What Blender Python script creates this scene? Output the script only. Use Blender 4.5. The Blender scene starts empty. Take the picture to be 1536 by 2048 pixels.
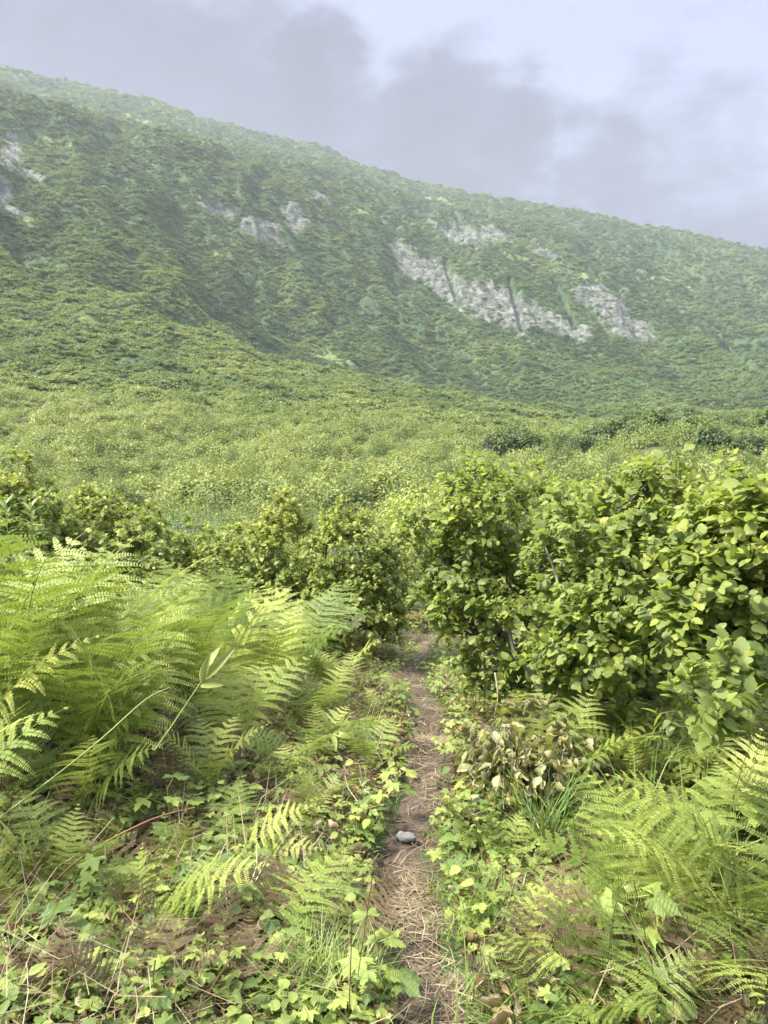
import bpy, math, random
import numpy as np
from mathutils import Vector, Matrix, Euler
random.seed(7)
RNG = np.random.default_rng(7)
C = bpy.context.scene.collection
SC = bpy.context.scene
PI = math.pi
# ------------------------------------------------------------------ camera
EYE = 1.6
FOC = 1490.0
TP = 174.0 / FOC
PITCH = math.atan(TP)
cam_d = bpy.data.cameras.new('camera')
cam_d.sensor_fit = 'VERTICAL'; cam_d.sensor_height = 36.0
cam_d.lens = FOC / 2048 * 36.0
cam_d.clip_start = 0.05; cam_d.clip_end = 20000
cam = bpy.data.objects.new('camera', cam_d); C.objects.link(cam)
cam.location = (0, 0, EYE); cam.rotation_euler = (PI / 2 - PITCH, 0, 0)
SC.camera = cam
# ------------------------------------------------------------------ light
SUN_EL = math.radians(54); SUN_AZ = math.radians(-92)      # azimuth from +Y, clockwise
sun_d = bpy.data.lights.new('sun', 'SUN'); sun_d.energy = 3.1; sun_d.angle = math.radians(12)
sun_d.color = (1.0, 0.96, 0.88)
sun = bpy.data.objects.new('sun', sun_d); C.objects.link(sun)
sd = Vector((math.sin(SUN_AZ) * math.cos(SUN_EL), math.cos(SUN_AZ) * math.cos(SUN_EL), math.sin(SUN_EL)))
sun.rotation_euler = sd.to_track_quat('Z', 'Y').to_euler()
SC.view_settings.view_transform = 'Standard'; SC.view_settings.look = 'None'
SC.view_settings.exposure = 1.88; SC.view_settings.gamma = 1.0
SC.render.engine = 'CYCLES'
cy = SC.cycles
cy.max_bounces = 7; cy.diffuse_bounces = 3; cy.glossy_bounces = 2; cy.transmission_bounces = 5
cy.transparent_max_bounces = 4; cy.volume_bounces = 1
cy.caustics_reflective = False; cy.caustics_refractive = False
cy.use_denoising = True
cy.sample_clamp_indirect = 4.0

class NT:
    """tiny helper for node trees"""
    def __init__(s, tree): s.t = tree; s.n = tree.nodes; s.l = tree.links
    def node(s, typ, **kw):
        n = s.n.new(typ)
        for k, v in kw.items():
            if k == 'inp':
                for i, x in v.items():
                    if isinstance(x, bpy.types.NodeSocket): s.l.new(x, n.inputs[i])
                    else: n.inputs[i].default_value = x
            else: setattr(n, k, v)
        return n
    def math(s, op, a, b=0.0, clamp=False):
        return s.node('ShaderNodeMath', operation=op, use_clamp=clamp, inp={0: a, 1: b}).outputs[0]
    def noise(s, vec, scale, detail=4, rough=.55, dist=0.0):
        return s.node('ShaderNodeTexNoise', inp={'Vector': vec, 'Scale': scale, 'Detail': detail, 'Roughness': rough, 'Distortion': dist}).outputs['Fac']
    def ramp(s, fac, stops):
        r = s.node('ShaderNodeValToRGB', inp={0: fac})
        e = r.color_ramp.elements
        while len(e) < len(stops): e.new(0.5)
        for k, (p, c) in enumerate(stops):
            e[k].position = p; e[k].color = (*c, 1) if len(c) == 3 else c
        return r.outputs[0]
    def mix(s, fac, a, b, blend='MIX'):
        m = s.node('ShaderNodeMix', data_type='RGBA', blend_type=blend)
        for sock, v in ((m.inputs[0], fac), (m.inputs[6], a), (m.inputs[7], b)):
            if isinstance(v, bpy.types.NodeSocket): s.l.new(v, sock)
            else: sock.default_value = v if isinstance(v, float) else (*v, 1)
        return m.outputs[2]
    def smooth(s, v, a, b):
        return s.node('ShaderNodeMapRange', interpolation_type='SMOOTHSTEP', inp={0: v, 1: a, 2: b, 3: 0.0, 4: 1.0}).outputs[0]

def px_dir(px, py):
    u = (px - 768) / FOC; v = (1024 - py) / FOC
    d = Vector((u, math.cos(PITCH) + v * math.sin(PITCH), -math.sin(PITCH) + v * math.cos(PITCH)))
    return d
def at(px, py, y):
    d = px_dir(px, py); k = y / d.y
    return Vector((d.x * k, y, EYE + d.z * k))

# ------------------------------------------------------------------ sky: broken low cloud over blue
world = bpy.data.worlds.new('World'); SC.world = world; world.use_nodes = True
w = NT(world.node_tree); w.n.clear()
out = w.node('ShaderNodeOutputWorld'); bg = w.node('ShaderNodeBackground', inp={'Strength': 0.1})
w.l.new(bg.outputs[0], out.inputs[0])
sky = w.node('ShaderNodeTexSky', sky_type='NISHITA', sun_disc=False)
sky.sun_elevation = SUN_EL; sky.sun_rotation = SUN_AZ
tc = w.node('ShaderNodeTexCoord').outputs['Generated']
mp = w.node('ShaderNodeMapping', inp={'Vector': tc, 'Scale': (1, 1, 1.9)}).outputs[0]
warp = w.node('ShaderNodeTexNoise', inp={'Vector': mp, 'Scale': 2.6, 'Detail': 6})
wv = w.node('ShaderNodeVectorMath', operation='MULTIPLY_ADD', inp={0: warp.outputs['Color'], 1: (.2, .2, .16), 2: (-.10, -.10, -.08)}).outputs[0]
warp2 = w.node('ShaderNodeTexNoise', inp={'Vector': mp, 'Scale': 11, 'Detail': 7, 'Roughness': .6})
wv2 = w.node('ShaderNodeVectorMath', operation='MULTIPLY_ADD', inp={0: warp2.outputs['Color'], 1: (.13, .13, .13), 2: (-.065, -.065, -.065)}).outputs[0]
wv = w.node('ShaderNodeVectorMath', operation='ADD', inp={0: wv, 1: wv2}).outputs[0]
wd = w.node('ShaderNodeVectorMath', operation='ADD', inp={0: tc, 1: wv}).outputs[0]
n1 = w.noise(mp, 3.2, 6, .52, .3)
n2 = w.noise(mp, 7.5, 8, .62, .5)
def blob(px, py, r0, r1):
    d = px_dir(px, py).normalized()
    dist = w.node('ShaderNodeVectorMath', operation='DISTANCE', inp={0: wd, 1: tuple(d)}).outputs['Value']
    return w.math('SUBTRACT', 1.0, w.smooth(dist, r0, r1))
dark = None
for b, k in ((blob(655, 165, .005, .10), .85), (blob(1060, 255, .01, .10), .9), (blob(930, 290, .02, .13), .7),
             (blob(1230, 310, .01, .10), .7), (blob(720, 120, .002, .05), .5), (blob(1000, 215, .003, .06), .7), (blob(1180, 300, .003, .05), .6), (blob(150, 110, .03, .24), .22), (blob(430, 200, .05, .2), .22), (blob(1400, 390, .03, .16), .45), (blob(620, 265, .03, .15), .3)):
    v = w.math('MULTIPLY', b, k)
    dark = v if dark is None else w.math('MAXIMUM', dark, v)
sep = w.node('ShaderNodeSeparateXYZ', inp={0: wd})
# low cloud is denser: height above the falling ridge line
hgt = w.math('ADD', sep.outputs[2], w.math('MULTIPLY', sep.outputs[0], .36))
low = w.math('SUBTRACT', 1.0, w.smooth(hgt, .28, .47))
dk = w.math('ADD', dark, w.math('MULTIPLY', low, .66))
dk = w.math('ADD', dk, w.math('MULTIPLY', w.math('SUBTRACT', n2, .5), 1.35))
dk = w.math('ADD', dk, w.math('MULTIPLY', w.math('SUBTRACT', n1, .56), 1.3), clamp=True)
cloud = w.ramp(dk, [(0.0, (1.62, 1.70, 2.3)), (.3, (1.26, 1.30, 1.72)), (.6, (.88, .87, 1.10)), (1.0, (.72, .71, .85))])
# the lower hemisphere and all directions keep cloud brightness (overcast)
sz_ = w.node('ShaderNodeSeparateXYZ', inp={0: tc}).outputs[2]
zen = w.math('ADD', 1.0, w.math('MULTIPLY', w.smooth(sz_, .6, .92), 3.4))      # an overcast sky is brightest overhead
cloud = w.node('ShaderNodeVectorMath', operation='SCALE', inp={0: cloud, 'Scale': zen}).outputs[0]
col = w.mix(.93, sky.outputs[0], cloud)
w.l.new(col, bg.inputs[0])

# ------------------------------------------------------------------ noise
def _hash(ix, iy, seed):
    h = (ix.astype(np.int64) * 374761393 + iy.astype(np.int64) * 668265263 + seed * 974634777) & 0xffffffff
    h = ((h ^ (h >> 13)) * 1274126177) & 0xffffffff
    return ((h ^ (h >> 16)) & 0xffffff) / float(0xffffff)
def pn(x, y, seed=0):
    ix = np.floor(x); iy = np.floor(y); fx = x - ix; fy = y - iy
    ux = fx * fx * fx * (fx * (fx * 6 - 15) + 10); uy = fy * fy * fy * (fy * (fy * 6 - 15) + 10)
    def g(dx, dy):
        a = _hash(ix + dx, iy + dy, seed) * 2 * PI
        return np.cos(a) * (fx - dx) + np.sin(a) * (fy - dy)
    a = g(0, 0); b = g(1, 0); c = g(0, 1); d = g(1, 1)
    return (a + (b - a) * ux + (c - a) * uy + (a - b - c + d) * ux * uy) * 1.5
def fbm(x, y, o=4, seed=0, gain=.5):
    s = 0; a = 1; f = 1
    for k in range(o):
        s = s + a * pn(x * f + 17.3 * k, y * f - 9.1 * k, seed + k); a *= gain; f *= 2.03
    return s
def sst(v, a, b):
    t = np.clip((v - a) / (b - a), 0, 1); return t * t * (3 - 2 * t)

# ------------------------------------------------------------------ terrain
RL = [25, 40, 60, 85, 110, 150, 200, 280, 340, 420, 520, 650, 800, 950, 1150, 1350, 1700, 2400]
COLS = {
 -900: [1047, 990, 930, 870, 820, 750, 670, 560, 490, 400, 310, 200, 110, 130, 120, 90, 60, 200],
 0:    [1047, 1000, 950, 900, 862, 800, 735, 640, 580, 500, 400, 285, 168, 195, 190, 155, 122, 260],
 330:  [1047, 1000, 950, 905, 868, 815, 758, 672, 625, 600, 500, 390, 252, 268, 268, 232, 200, 330],
 600:  [1047, 1000, 948, 905, 876, 830, 785, 738, 728, 752, 690, 560, 400, 345, 335, 312, 287, 400],
 850:  [1047, 1000, 945, 905, 882, 850, 820, 788, 784, 808, 765, 660, 540, 455, 415, 400, 372, 470],
 1100: [1047, 1000, 945, 900, 868, 856, 858, 840, 832, 835, 795, 715, 600, 525, 470, 440, 414, 500],
 1300: [1047, 1000, 940, 885, 838, 866, 872, 855, 840, 818, 790, 740, 665, 590, 520, 485, 457, 560],
 1536: [1047, 1000, 940, 885, 832, 872, 880, 860, 844, 825, 800, 755, 705, 655, 600, 552, 507, 600],
 2400: [1047, 1000, 940, 880, 830, 850, 870, 855, 840, 830, 815, 790, 760, 725, 690, 660, 620, 700]}
CPX = sorted(COLS)
def _tanel(px, py):
    v = (1024 - py) / FOC
    return (v - TP) / (1 + v * TP)
PATH_PX = [(905, 2400), (875, 2048), (852, 1950), (832, 1850), (818, 1780), (802, 1700), (822, 1640), (856, 1570), (850, 1520), (862, 1470), (856, 1420), (828, 1360), (822, 1330), (850, 1300), (885, 1255), (880, 1215)]
def near_z(x, y):
    z = np.interp(y, [-60, -5, 0, 2, 3.4, 7, 10, 14, 20, 30], [3, .3, .05, -.02, -.18, -.72, -1.1, -1.7, -3.0, -4.6])
    z = z + .10 * fbm(x * .9, y * .9, 3, 5) + .02 * fbm(x * 5, y * 5, 2, 8)
    z = z + .10 * sst(-x, .8, 3.0) + .05 * sst(x, 1.0, 3.0)
    return z
def far_z(x, y):
    r = np.maximum(np.hypot(x, y), 1e-3); phi = np.arctan2(x, y)
    ph = np.clip(phi, -1.0, 1.0)
    behind = sst(np.abs(phi), .8, 1.6)
    px = 768 + FOC * np.tan(ph)
    wamp = 30 * sst(r, 100, 400)
    px = px + wamp * fbm(x / 160, y / 160, 3, 31)
    lr = np.log(r)
    tabs = []
    for c in CPX:
        te = [_tanel(c, p) * math.cos(math.atan((c - 768) / FOC)) for p in COLS[c]]
        te = [t - (2.4 / rr) for t, rr in zip(te, RL)]
        te = [_tanel(0, 1204)] + te if False else te
        tabs.append(np.interp(lr, np.log(RL), te))
    tabs = np.array(tabs)
    pc = np.clip(px, CPX[0], CPX[-1] - 1)
    k = np.clip(np.searchsorted(CPX, pc, side='right') - 1, 0, len(CPX) - 2)
    cp = np.array(CPX, float)
    f = (pc - cp[k]) / (cp[k + 1] - cp[k])
    idx = np.arange(len(px))
    te = tabs[k, idx] * (1 - f) + tabs[k + 1, idx] * f
    z = EYE + te * r
    zb = -2 + .04 * r
    z = z * (1 - behind) + zb * behind
    # gullies and spurs running down the face
    ac = x * .94 + y * .33; al = -x * .33 + y * .94
    am = sst(r, 170, 520) * (1 - .6 * sst(r, 1250, 1650)) * (1 - behind)
    rg = 1 - np.abs(fbm(ac / 85 + .35 * pn(al / 90, ac / 90, 3), al / 330, 3, 12)) * 2
    z = z + am * (11 * rg - 6) + am * 9 * fbm(ac / 210, al / 420, 2, 77)
    z = z + am * 5 * fbm(x / 45, y / 60, 4, 40)
    z = z + sst(r, 20, 60) * (1.1 + .004 * r) * fbm(x / 16, y / 16, 4, 50)
    # small ledges: terraces across the slope
    return z
def ground_z(x, y):
    x = np.atleast_1d(np.asarray(x, float)).ravel(); y = np.atleast_1d(np.asarray(y, float)).ravel()
    r = np.hypot(x, y); b = sst(r, 12, 25)
    zn = near_z(x, y); zf = far_z(x, y)
    return zn * (1 - b) + zf * b
def proj(x, y, z):
    """photo pixel of world points"""
    zz = z - EYE
    f = y * math.cos(PITCH) - zz * math.sin(PITCH); u = y * math.sin(PITCH) + zz * math.cos(PITCH)
    return 768 + FOC * x / f, 1024 - FOC * u / f
ROCK = [(850,535,60,34),(905,572,62,30),(965,600,75,42),(1020,618,60,40),(1095,645,60,24),(1150,660,50,18),
        (1205,605,52,34),(1255,655,60,28),(1175,585,30,18),(440,420,42,18),(520,455,40,26),(590,435,26,30),
        (545,478,26,14),(930,470,60,22),(990,468,36,16),(800,505,26,26),(20,300,26,40),(62,350,35,12),(8,385,18,34),
        (30,425,30,8),
        (640,395,22,10),(1090,505,30,8)]
YEL = [(440,510,50,12),(50,440,45,16),(40,530,50,8),(90,275,60,12),(280,240,70,10),(660,715,60,14),(730,425,40,10),(1180,555,60,8),(890,400,60,8),(1050,520,50,10),(180,640,50,9),(30,640,60,14),(1330,560,60,10)]
def blobs(px, py, L, x, y, na=.55):
    m = np.full(len(px), -9.0)
    for (a, b, ra, rb) in L:
        # ellipses leaning with the face
        dx = (px - a) / ra; dy = (py - b - .28 * (px - a)) / rb
        m = np.maximum(m, 1 - np.sqrt(dx * dx + dy * dy))
    return m + na * fbm(x / 13, y / 26, 5, 70, .6)
def rockmask(x, y, z):
    r = np.hypot(x, y)
    px, py = proj(x, y, z)
    return sst(blobs(px, py, ROCK, x, y, .42), -.06, .22) * (r > 200)
CLEFT = [((893, 525), (913, 585)), ((1022, 560), (1046, 655)), ((915, 430), (925, 455)), ((1110, 560), (1150, 650)), ((1440, 690), (1530, 745))]
def cleft(x, y, z):
    px, py = proj(x, y, z); m = np.zeros(len(x))
    r = np.hypot(x, y)
    for (a, b) in CLEFT:
        a = np.array(a, float); b = np.array(b, float); d = b - a
        t = np.clip(((px - a[0]) * d[0] + (py - a[1]) * d[1]) / (d @ d), 0, 1)
        dd = np.hypot(px - a[0] - t * d[0], py - a[1] - t * d[1])
        m = np.maximum(m, 1 - sst(dd, 2, 11))
    return m * (r > 300)

def hit(px, py):
    """where the line of sight through a photo pixel meets the ground near the camera"""
    d = px_dir(px, py); t = np.linspace(1.0, 40, 4000)
    x = d.x * t; y = d.y * t; z = EYE + d.z * t
    g = near_z(x, y)
    k = int(np.argmax(z < g))
    return float(x[k]), float(y[k]), float(g[k])
_pp = [hit(*p)[:2] for p in PATH_PX]
_py = np.array([p[1] for p in _pp]); _px = np.array([p[0] for p in _pp])
_o = np.argsort(_py); _py = _py[_o]; _px = _px[_o]
def path_x(y): return np.interp(y, _py, _px)
def gz(x, y): return float(near_z(np.array([x]), np.array([y]))[0]) if math.hypot(x, y) < 12 else float(ground_z([x], [y])[0])

# ------------------------------------------------------------------ object helpers
def link(name, data, parent=None, loc=(0, 0, 0), rot=(0, 0, 0), scale=None):
    o = bpy.data.objects.new(name, data); C.objects.link(o)
    o.location = loc; o.rotation_euler = rot
    if scale is not None: o.scale = (scale,) * 3 if not hasattr(scale, '__len__') else scale
    if parent: o.parent = parent
    return o
def tag(o, label=None, cat=None, group=None, kind=None):
    if label: o['label'] = label
    if cat: o['category'] = cat
    if group: o['group'] = group
    if kind: o['kind'] = kind
    return o
def thing(name, loc, rz=0, label=None, cat=None, group=None, scale=None):
    o = link(name, None, None, loc, (0, 0, rz), scale); o.empty_display_size = .1
    return tag(o, label, cat, group)
def copy_tree(o, parent=None):
    c = o.copy(); C.objects.link(c); c.parent = parent
    for ch in KIDS.get(o.name, []): copy_tree(ch, c)
    return c
KIDS = {}
def mesh_np(name, V, polys, mat=None, tint=None, uv=None, smooth=False, attrs=None):
    """V (n,3); polys list of int arrays (m,k)"""
    me = bpy.data.meshes.new(name)
    V = np.asarray(V, np.float32)
    me.vertices.add(len(V)); me.vertices.foreach_set('co', V.ravel())
    li = np.concatenate([p.ravel() for p in polys]).astype(np.int32)
    tot = np.concatenate([np.full(len(p), p.shape[1]) for p in polys]).astype(np.int32)
    st = np.concatenate([[0], np.cumsum(tot)[:-1]]).astype(np.int32)
    me.loops.add(len(li)); me.loops.foreach_set('vertex_index', li)
    me.polygons.add(len(tot)); me.polygons.foreach_set('loop_start', st)
    try: me.polygons.foreach_set('loop_total', tot)
    except Exception: pass
    if uv is not None:
        l = me.uv_layers.new(name='UVMap'); l.data.foreach_set('uv', np.asarray(uv, np.float32)[li].ravel())
    if tint is not None:
        a = me.attributes.new('tint', 'FLOAT', 'POINT'); a.data.foreach_set('value', np.asarray(tint, np.float32))
    for k, v in (attrs or {}).items():
        a = me.attributes.new(k, 'FLOAT', 'POINT'); a.data.foreach_set('value', np.asarray(v, np.float32))
    me.update(calc_edges=True)
    if smooth: me.polygons.foreach_set('use_smooth', np.ones(len(tot), bool))
    if mat: me.materials.append(mat)
    return me
class G:
    """collects numpy pieces into one mesh"""
    def __init__(s): s.V = []; s.P = {}; s.U = []; s.T = []; s.n = 0
    def add(s, V, polys, uv=None, tint=.5):
        V = np.asarray(V, float)
        s.V.append(V); s.U.append(np.zeros((len(V), 2)) if uv is None else uv)
        s.T.append(np.full(len(V), tint) if np.isscalar(tint) else tint)
        for p in polys:
            p = np.asarray(p); s.P.setdefault(p.shape[1], []).append(p + s.n)
        s.n += len(V)
    def rep(s, tpl, R, T, tint=.5, scale=None):
        """tpl=(V,polys,uv) placed with (M,3,3) rotations and (M,3) origins"""
        V, polys, uv = tpl; M = len(T); n = len(V)
        W = np.einsum('mij,nj->mni', R, V)
        if scale is not None: W = W * np.asarray(scale).reshape(M, 1, -1)
        W = W + np.asarray(T)[:, None, :]
        off = (np.arange(M) * n)
        t = np.full(M, tint) if np.isscalar(tint) else np.asarray(tint)
        s.add(W.reshape(-1, 3), [(p[None] + off[:, None, None]).reshape(-1, p.shape[1]) for p in polys],
              np.tile(uv, (M, 1)), np.repeat(t, n))
    def mesh(s, name, mat, smooth=False):
        return mesh_np(name, np.concatenate(s.V), [np.concatenate(v) for v in s.P.values()], mat, np.concatenate(s.T), np.concatenate(s.U), smooth)
def nrm(a): return a / np.maximum(np.linalg.norm(a, axis=-1, keepdims=True), 1e-9)
def frames(d, n):
    """rotation matrices with X along d and Z near n"""
    x = nrm(d); y = nrm(np.cross(n, x)); z = np.cross(x, y)
    return np.stack([x, y, z], -1)
def tube(g, pts, rad, tint=.5, sides=5):
    P = np.array([tuple(p) for p in pts], float); n = len(P)
    rad = np.full(n, rad) if np.isscalar(rad) else np.asarray(rad)
    T = nrm(np.gradient(P, axis=0)); up = np.array([.13, .2, 1.0]); 
    a = nrm(np.cross(T, up)); b = np.cross(T, a)
    an = np.arange(sides) * 2 * PI / sides
    V = P[:, None] + rad[:, None, None] * (np.cos(an)[None, :, None] * a[:, None] + np.sin(an)[None, :, None] * b[:, None])
    i = np.arange(n - 1)[:, None] * sides; k = np.arange(sides)[None]; k2 = (k + 1) % sides
    q = np.stack([i + k, i + k2, i + sides + k2, i + sides + k], -1).reshape(-1, 4)
    uv = np.stack([np.tile(np.arange(sides) / sides, n), np.repeat(np.linspace(0, 1, n), sides)], -1)
    g.add(V.reshape(-1, 3), [q], uv, tint)

# ------------------------------------------------------------------ materials
MATS = {}
def leaf_mat(name, stops, rough=.5, trans=.35, veins=0, obj_random=.0, inst=False, spec=.35, noise=.25, uvnoise=90):
    m = bpy.data.materials.new(name); m.use_nodes = True; t = NT(m.node_tree); t.n.clear()
    o = t.node('ShaderNodeOutputMaterial')
    a = t.node('ShaderNodeAttribute', attribute_name='tint').outputs['Fac']
    if inst:
        b = t.node('ShaderNodeAttribute', attribute_name='itint', attribute_type='INSTANCER').outputs['Fac']
        a = t.math('ADD', t.math('MULTIPLY', a, .42), t.math('MULTIPLY', b, .58))
    if obj_random:
        rnd = t.node('ShaderNodeObjectInfo').outputs['Random']
        a = t.math('ADD', a, t.math('MULTIPLY', t.math('SUBTRACT', rnd, .5), obj_random))
    geo = t.node('ShaderNodeNewGeometry')
    if noise:
        nz = t.noise(geo.outputs['Position'], uvnoise, 2)
        a = t.math('ADD', a, t.math('MULTIPLY', t.math('SUBTRACT', nz, .5), noise))
    col = t.ramp(a, stops)
    bsdf = t.node('ShaderNodeBsdfPrincipled', inp={'Roughness': rough, 'Specular IOR Level': spec})
    if veins:
        uv = t.node('ShaderNodeTexCoord').outputs['UV']
        s = t.node('ShaderNodeSeparateXYZ', inp={0: uv})
        av = t.math('ABSOLUTE', t.math('SUBTRACT', s.outputs[1], .5))
        ph = t.math('SUBTRACT', s.outputs[0], t.math('MULTIPLY', av, .75)) if veins != 'pleat' else av
        fr = 52.0 if veins != 'pleat' else 95.0
        wv_ = t.math('SINE', t.math('MULTIPLY', ph, fr))
        line = t.smooth(wv_, .55, .98)
        mid = t.math('SUBTRACT', 1.0, t.smooth(av, .0, .035))
        ln = t.math('MAXIMUM', line, mid)
        hi = t.mix(.5, col, (.42, .5, .16))
        col = t.mix(t.math('MULTIPLY', ln, .38), col, hi)
        bp = t.node('ShaderNodeBump', inp={'Strength': .35, 'Distance': .002, 'Height': wv_})
        t.l.new(bp.outputs[0], bsdf.inputs['Normal'])
    # leaf undersides are paler and duller
    under = t.mix(.3, col, (.30, .36, .22))
    colf = t.mix(geo.outputs['Backfacing'], col, under) if veins == 1 else col
    t.l.new(colf, bsdf.inputs['Base Color'])
    tr = t.node('ShaderNodeBsdfTranslucent')
    t.l.new(t.mix(.75, col, t.mix(.5, col, (.45, .62, .05)), 'MIX'), tr.inputs[0])
    mx = t.node('ShaderNodeMixShader', inp={0: trans, 1: bsdf.outputs[0], 2: tr.outputs[0]})
    t.l.new(mx.outputs[0], o.inputs[0])
    MATS[name] = m; return m
alder_leaf = leaf_mat('alder_leaf', [(0, (.05, .09, .022)), (.35, (.15, .21, .06)), (.7, (.29, .35, .08)), (1, (.42, .45, .07))], .4, .42, 1, spec=.45, noise=.22, uvnoise=40)
small_leaf = leaf_mat('shrub_leaf', [(0, (.06, .10, .025)), (.35, (.17, .23, .065)), (.7, (.31, .36, .10)), (1, (.46, .46, .11))], .5, .42, 0, spec=.3, noise=.2, uvnoise=30)
field_leaf = leaf_mat('thicket_leaf', [(0, (.03, .06, .025)), (.3, (.08, .13, .04)), (.6, (.20, .25, .07)), (1, (.38, .40, .11))], .55, .25, 0, inst=True, noise=.15, uvnoise=3)
field_leaf_o = leaf_mat('bush_leaf', [(0, (.03, .06, .025)), (.3, (.08, .13, .04)), (.6, (.20, .25, .07)), (1, (.38, .40, .11))], .55, .25, 0, obj_random=.35, noise=.15, uvnoise=3)
willow_leaf = leaf_mat('willow_leaf', [(0, (.08, .13, .07)), (.5, (.17, .25, .13)), (1, (.30, .37, .20))], .5, .25, 0, obj_random=.2)
fern_leaf = leaf_mat('fern_leaf', [(0, (.07, .12, .02)), (.35, (.20, .27, .05)), (.7, (.36, .42, .09)), (1, (.50, .52, .14))], .5, .32, 0, obj_random=.75, noise=.15, uvnoise=12)
dead_fern = leaf_mat('dead_fern', [(0, (.045, .026, .014)), (.5, (.10, .066, .034)), (1, (.22, .16, .08))], .8, .1, 0, obj_random=.4)
herb_leaf = leaf_mat('herb_leaf', [(0, (.06, .12, .03)), (.35, (.18, .25, .06)), (.7, (.33, .40, .09)), (1, (.45, .49, .12))], .45, .35, 1, obj_random=.7, noise=.2)
wilt_leaf = leaf_mat('wilted_leaf', [(0, (.20, .20, .06)), (.3, (.36, .34, .11)), (.65, (.55, .46, .20)), (1, (.62, .54, .30))], .6, .25, 1, noise=.4)
dry_leaf = leaf_mat('dry_leaf', [(0, (.20, .10, .045)), (.4, (.40, .27, .14)), (1, (.70, .62, .45))], .7, .15, 'pleat', noise=.35)
lily_leaf = leaf_mat('lily_leaf', [(0, (.10, .17, .04)), (.5, (.27, .33, .08)), (1, (.45, .46, .15))], .4, .3, 'pleat', noise=.2)
grass_mat = leaf_mat('grass_blade', [(0, (.08, .15, .03)), (.4, (.18, .29, .06)), (.75, (.34, .40, .12)), (1, (.50, .45, .22))], .5, .3, 0, noise=.1)
straw_mat = leaf_mat('straw', [(0, (.07, .042, .023)), (.4, (.18, .125, .066)), (.8, (.35, .27, .15)), (1, (.54, .47, .30))], .7, .05, 0, noise=.1)
def plain(name, c1, c2, scale=20, rough=.8, bump=.3):
    m = bpy.data.materials.new(name); m.use_nodes = True; t = NT(m.node_tree); b = t.n['Principled BSDF']
    p = t.node('ShaderNodeNewGeometry').outputs['Position']
    nz = t.noise(p, scale, 5, .6)
    t.l.new(t.ramp(nz, [(.3, c1), (.7, c2)]), b.inputs['Base Color']); b.inputs['Roughness'].default_value = rough
    bp = t.node('ShaderNodeBump', inp={'Strength': bump, 'Distance': .01, 'Height': nz}); t.l.new(bp.outputs[0], b.inputs['Normal'])
    return m
bark = plain('bark', (.06, .045, .035), (.24, .22, .19), 30)
pale_bark = plain('pale_bark', (.16, .14, .12), (.42, .40, .36), 35)
stem_green = plain('stem_green', (.22, .30, .08), (.40, .44, .16), 25, .5)
stem_red = plain('stem_red', (.22, .10, .05), (.34, .18, .09), 25, .6)
stem_dry = plain('stem_dry', (.38, .30, .19), (.62, .54, .40), 30, .7)
stone_mat = plain('stone', (.13, .125, .115), (.21, .205, .19), 60, 1.0, .8)

# ground near the camera: litter and humus, brighter straw along the trodden strip
def ground_mat(name, path=False):
    m = bpy.data.materials.new(name); m.use_nodes = True; t = NT(m.node_tree); b = t.n['Principled BSDF']
    p = t.node('ShaderNodeNewGeometry').outputs['Position']
    n1_ = t.noise(p, 4, 6, .6); n2_ = t.noise(p, 55, 5, .65); vo = t.node('ShaderNodeTexVoronoi', inp={'Vector': p, 'Scale': 70}).outputs['Distance']
    if path:
        c = t.ramp(n2_, [(.25, (.035, .025, .016)), (.5, (.085, .062, .038)), (.75, (.17, .135, .085))])
        c = t.mix(t.math('MULTIPLY', n1_, .5), c, (.12, .09, .055))
    else:
        c = t.ramp(n2_, [(.3, (.035, .024, .015)), (.55, (.10, .065, .035)), (.8, (.20, .15, .08))])
        g_ = t.ramp(n2_, [(.3, (.03, .06, .015)), (.8, (.10, .16, .04))])
        c = t.mix(t.smooth(n1_, .42, .6), c, g_)
    t.l.new(c, b.inputs['Base Color']); b.inputs['Roughness'].default_value = .9
    h = t.math('ADD', n2_, t.math('MULTIPLY', vo, .5))
    bp = t.node('ShaderNodeBump', inp={'Strength': .7, 'Distance': .02, 'Height': h}); t.l.new(bp.outputs[0], b.inputs['Normal'])
    return m
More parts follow.
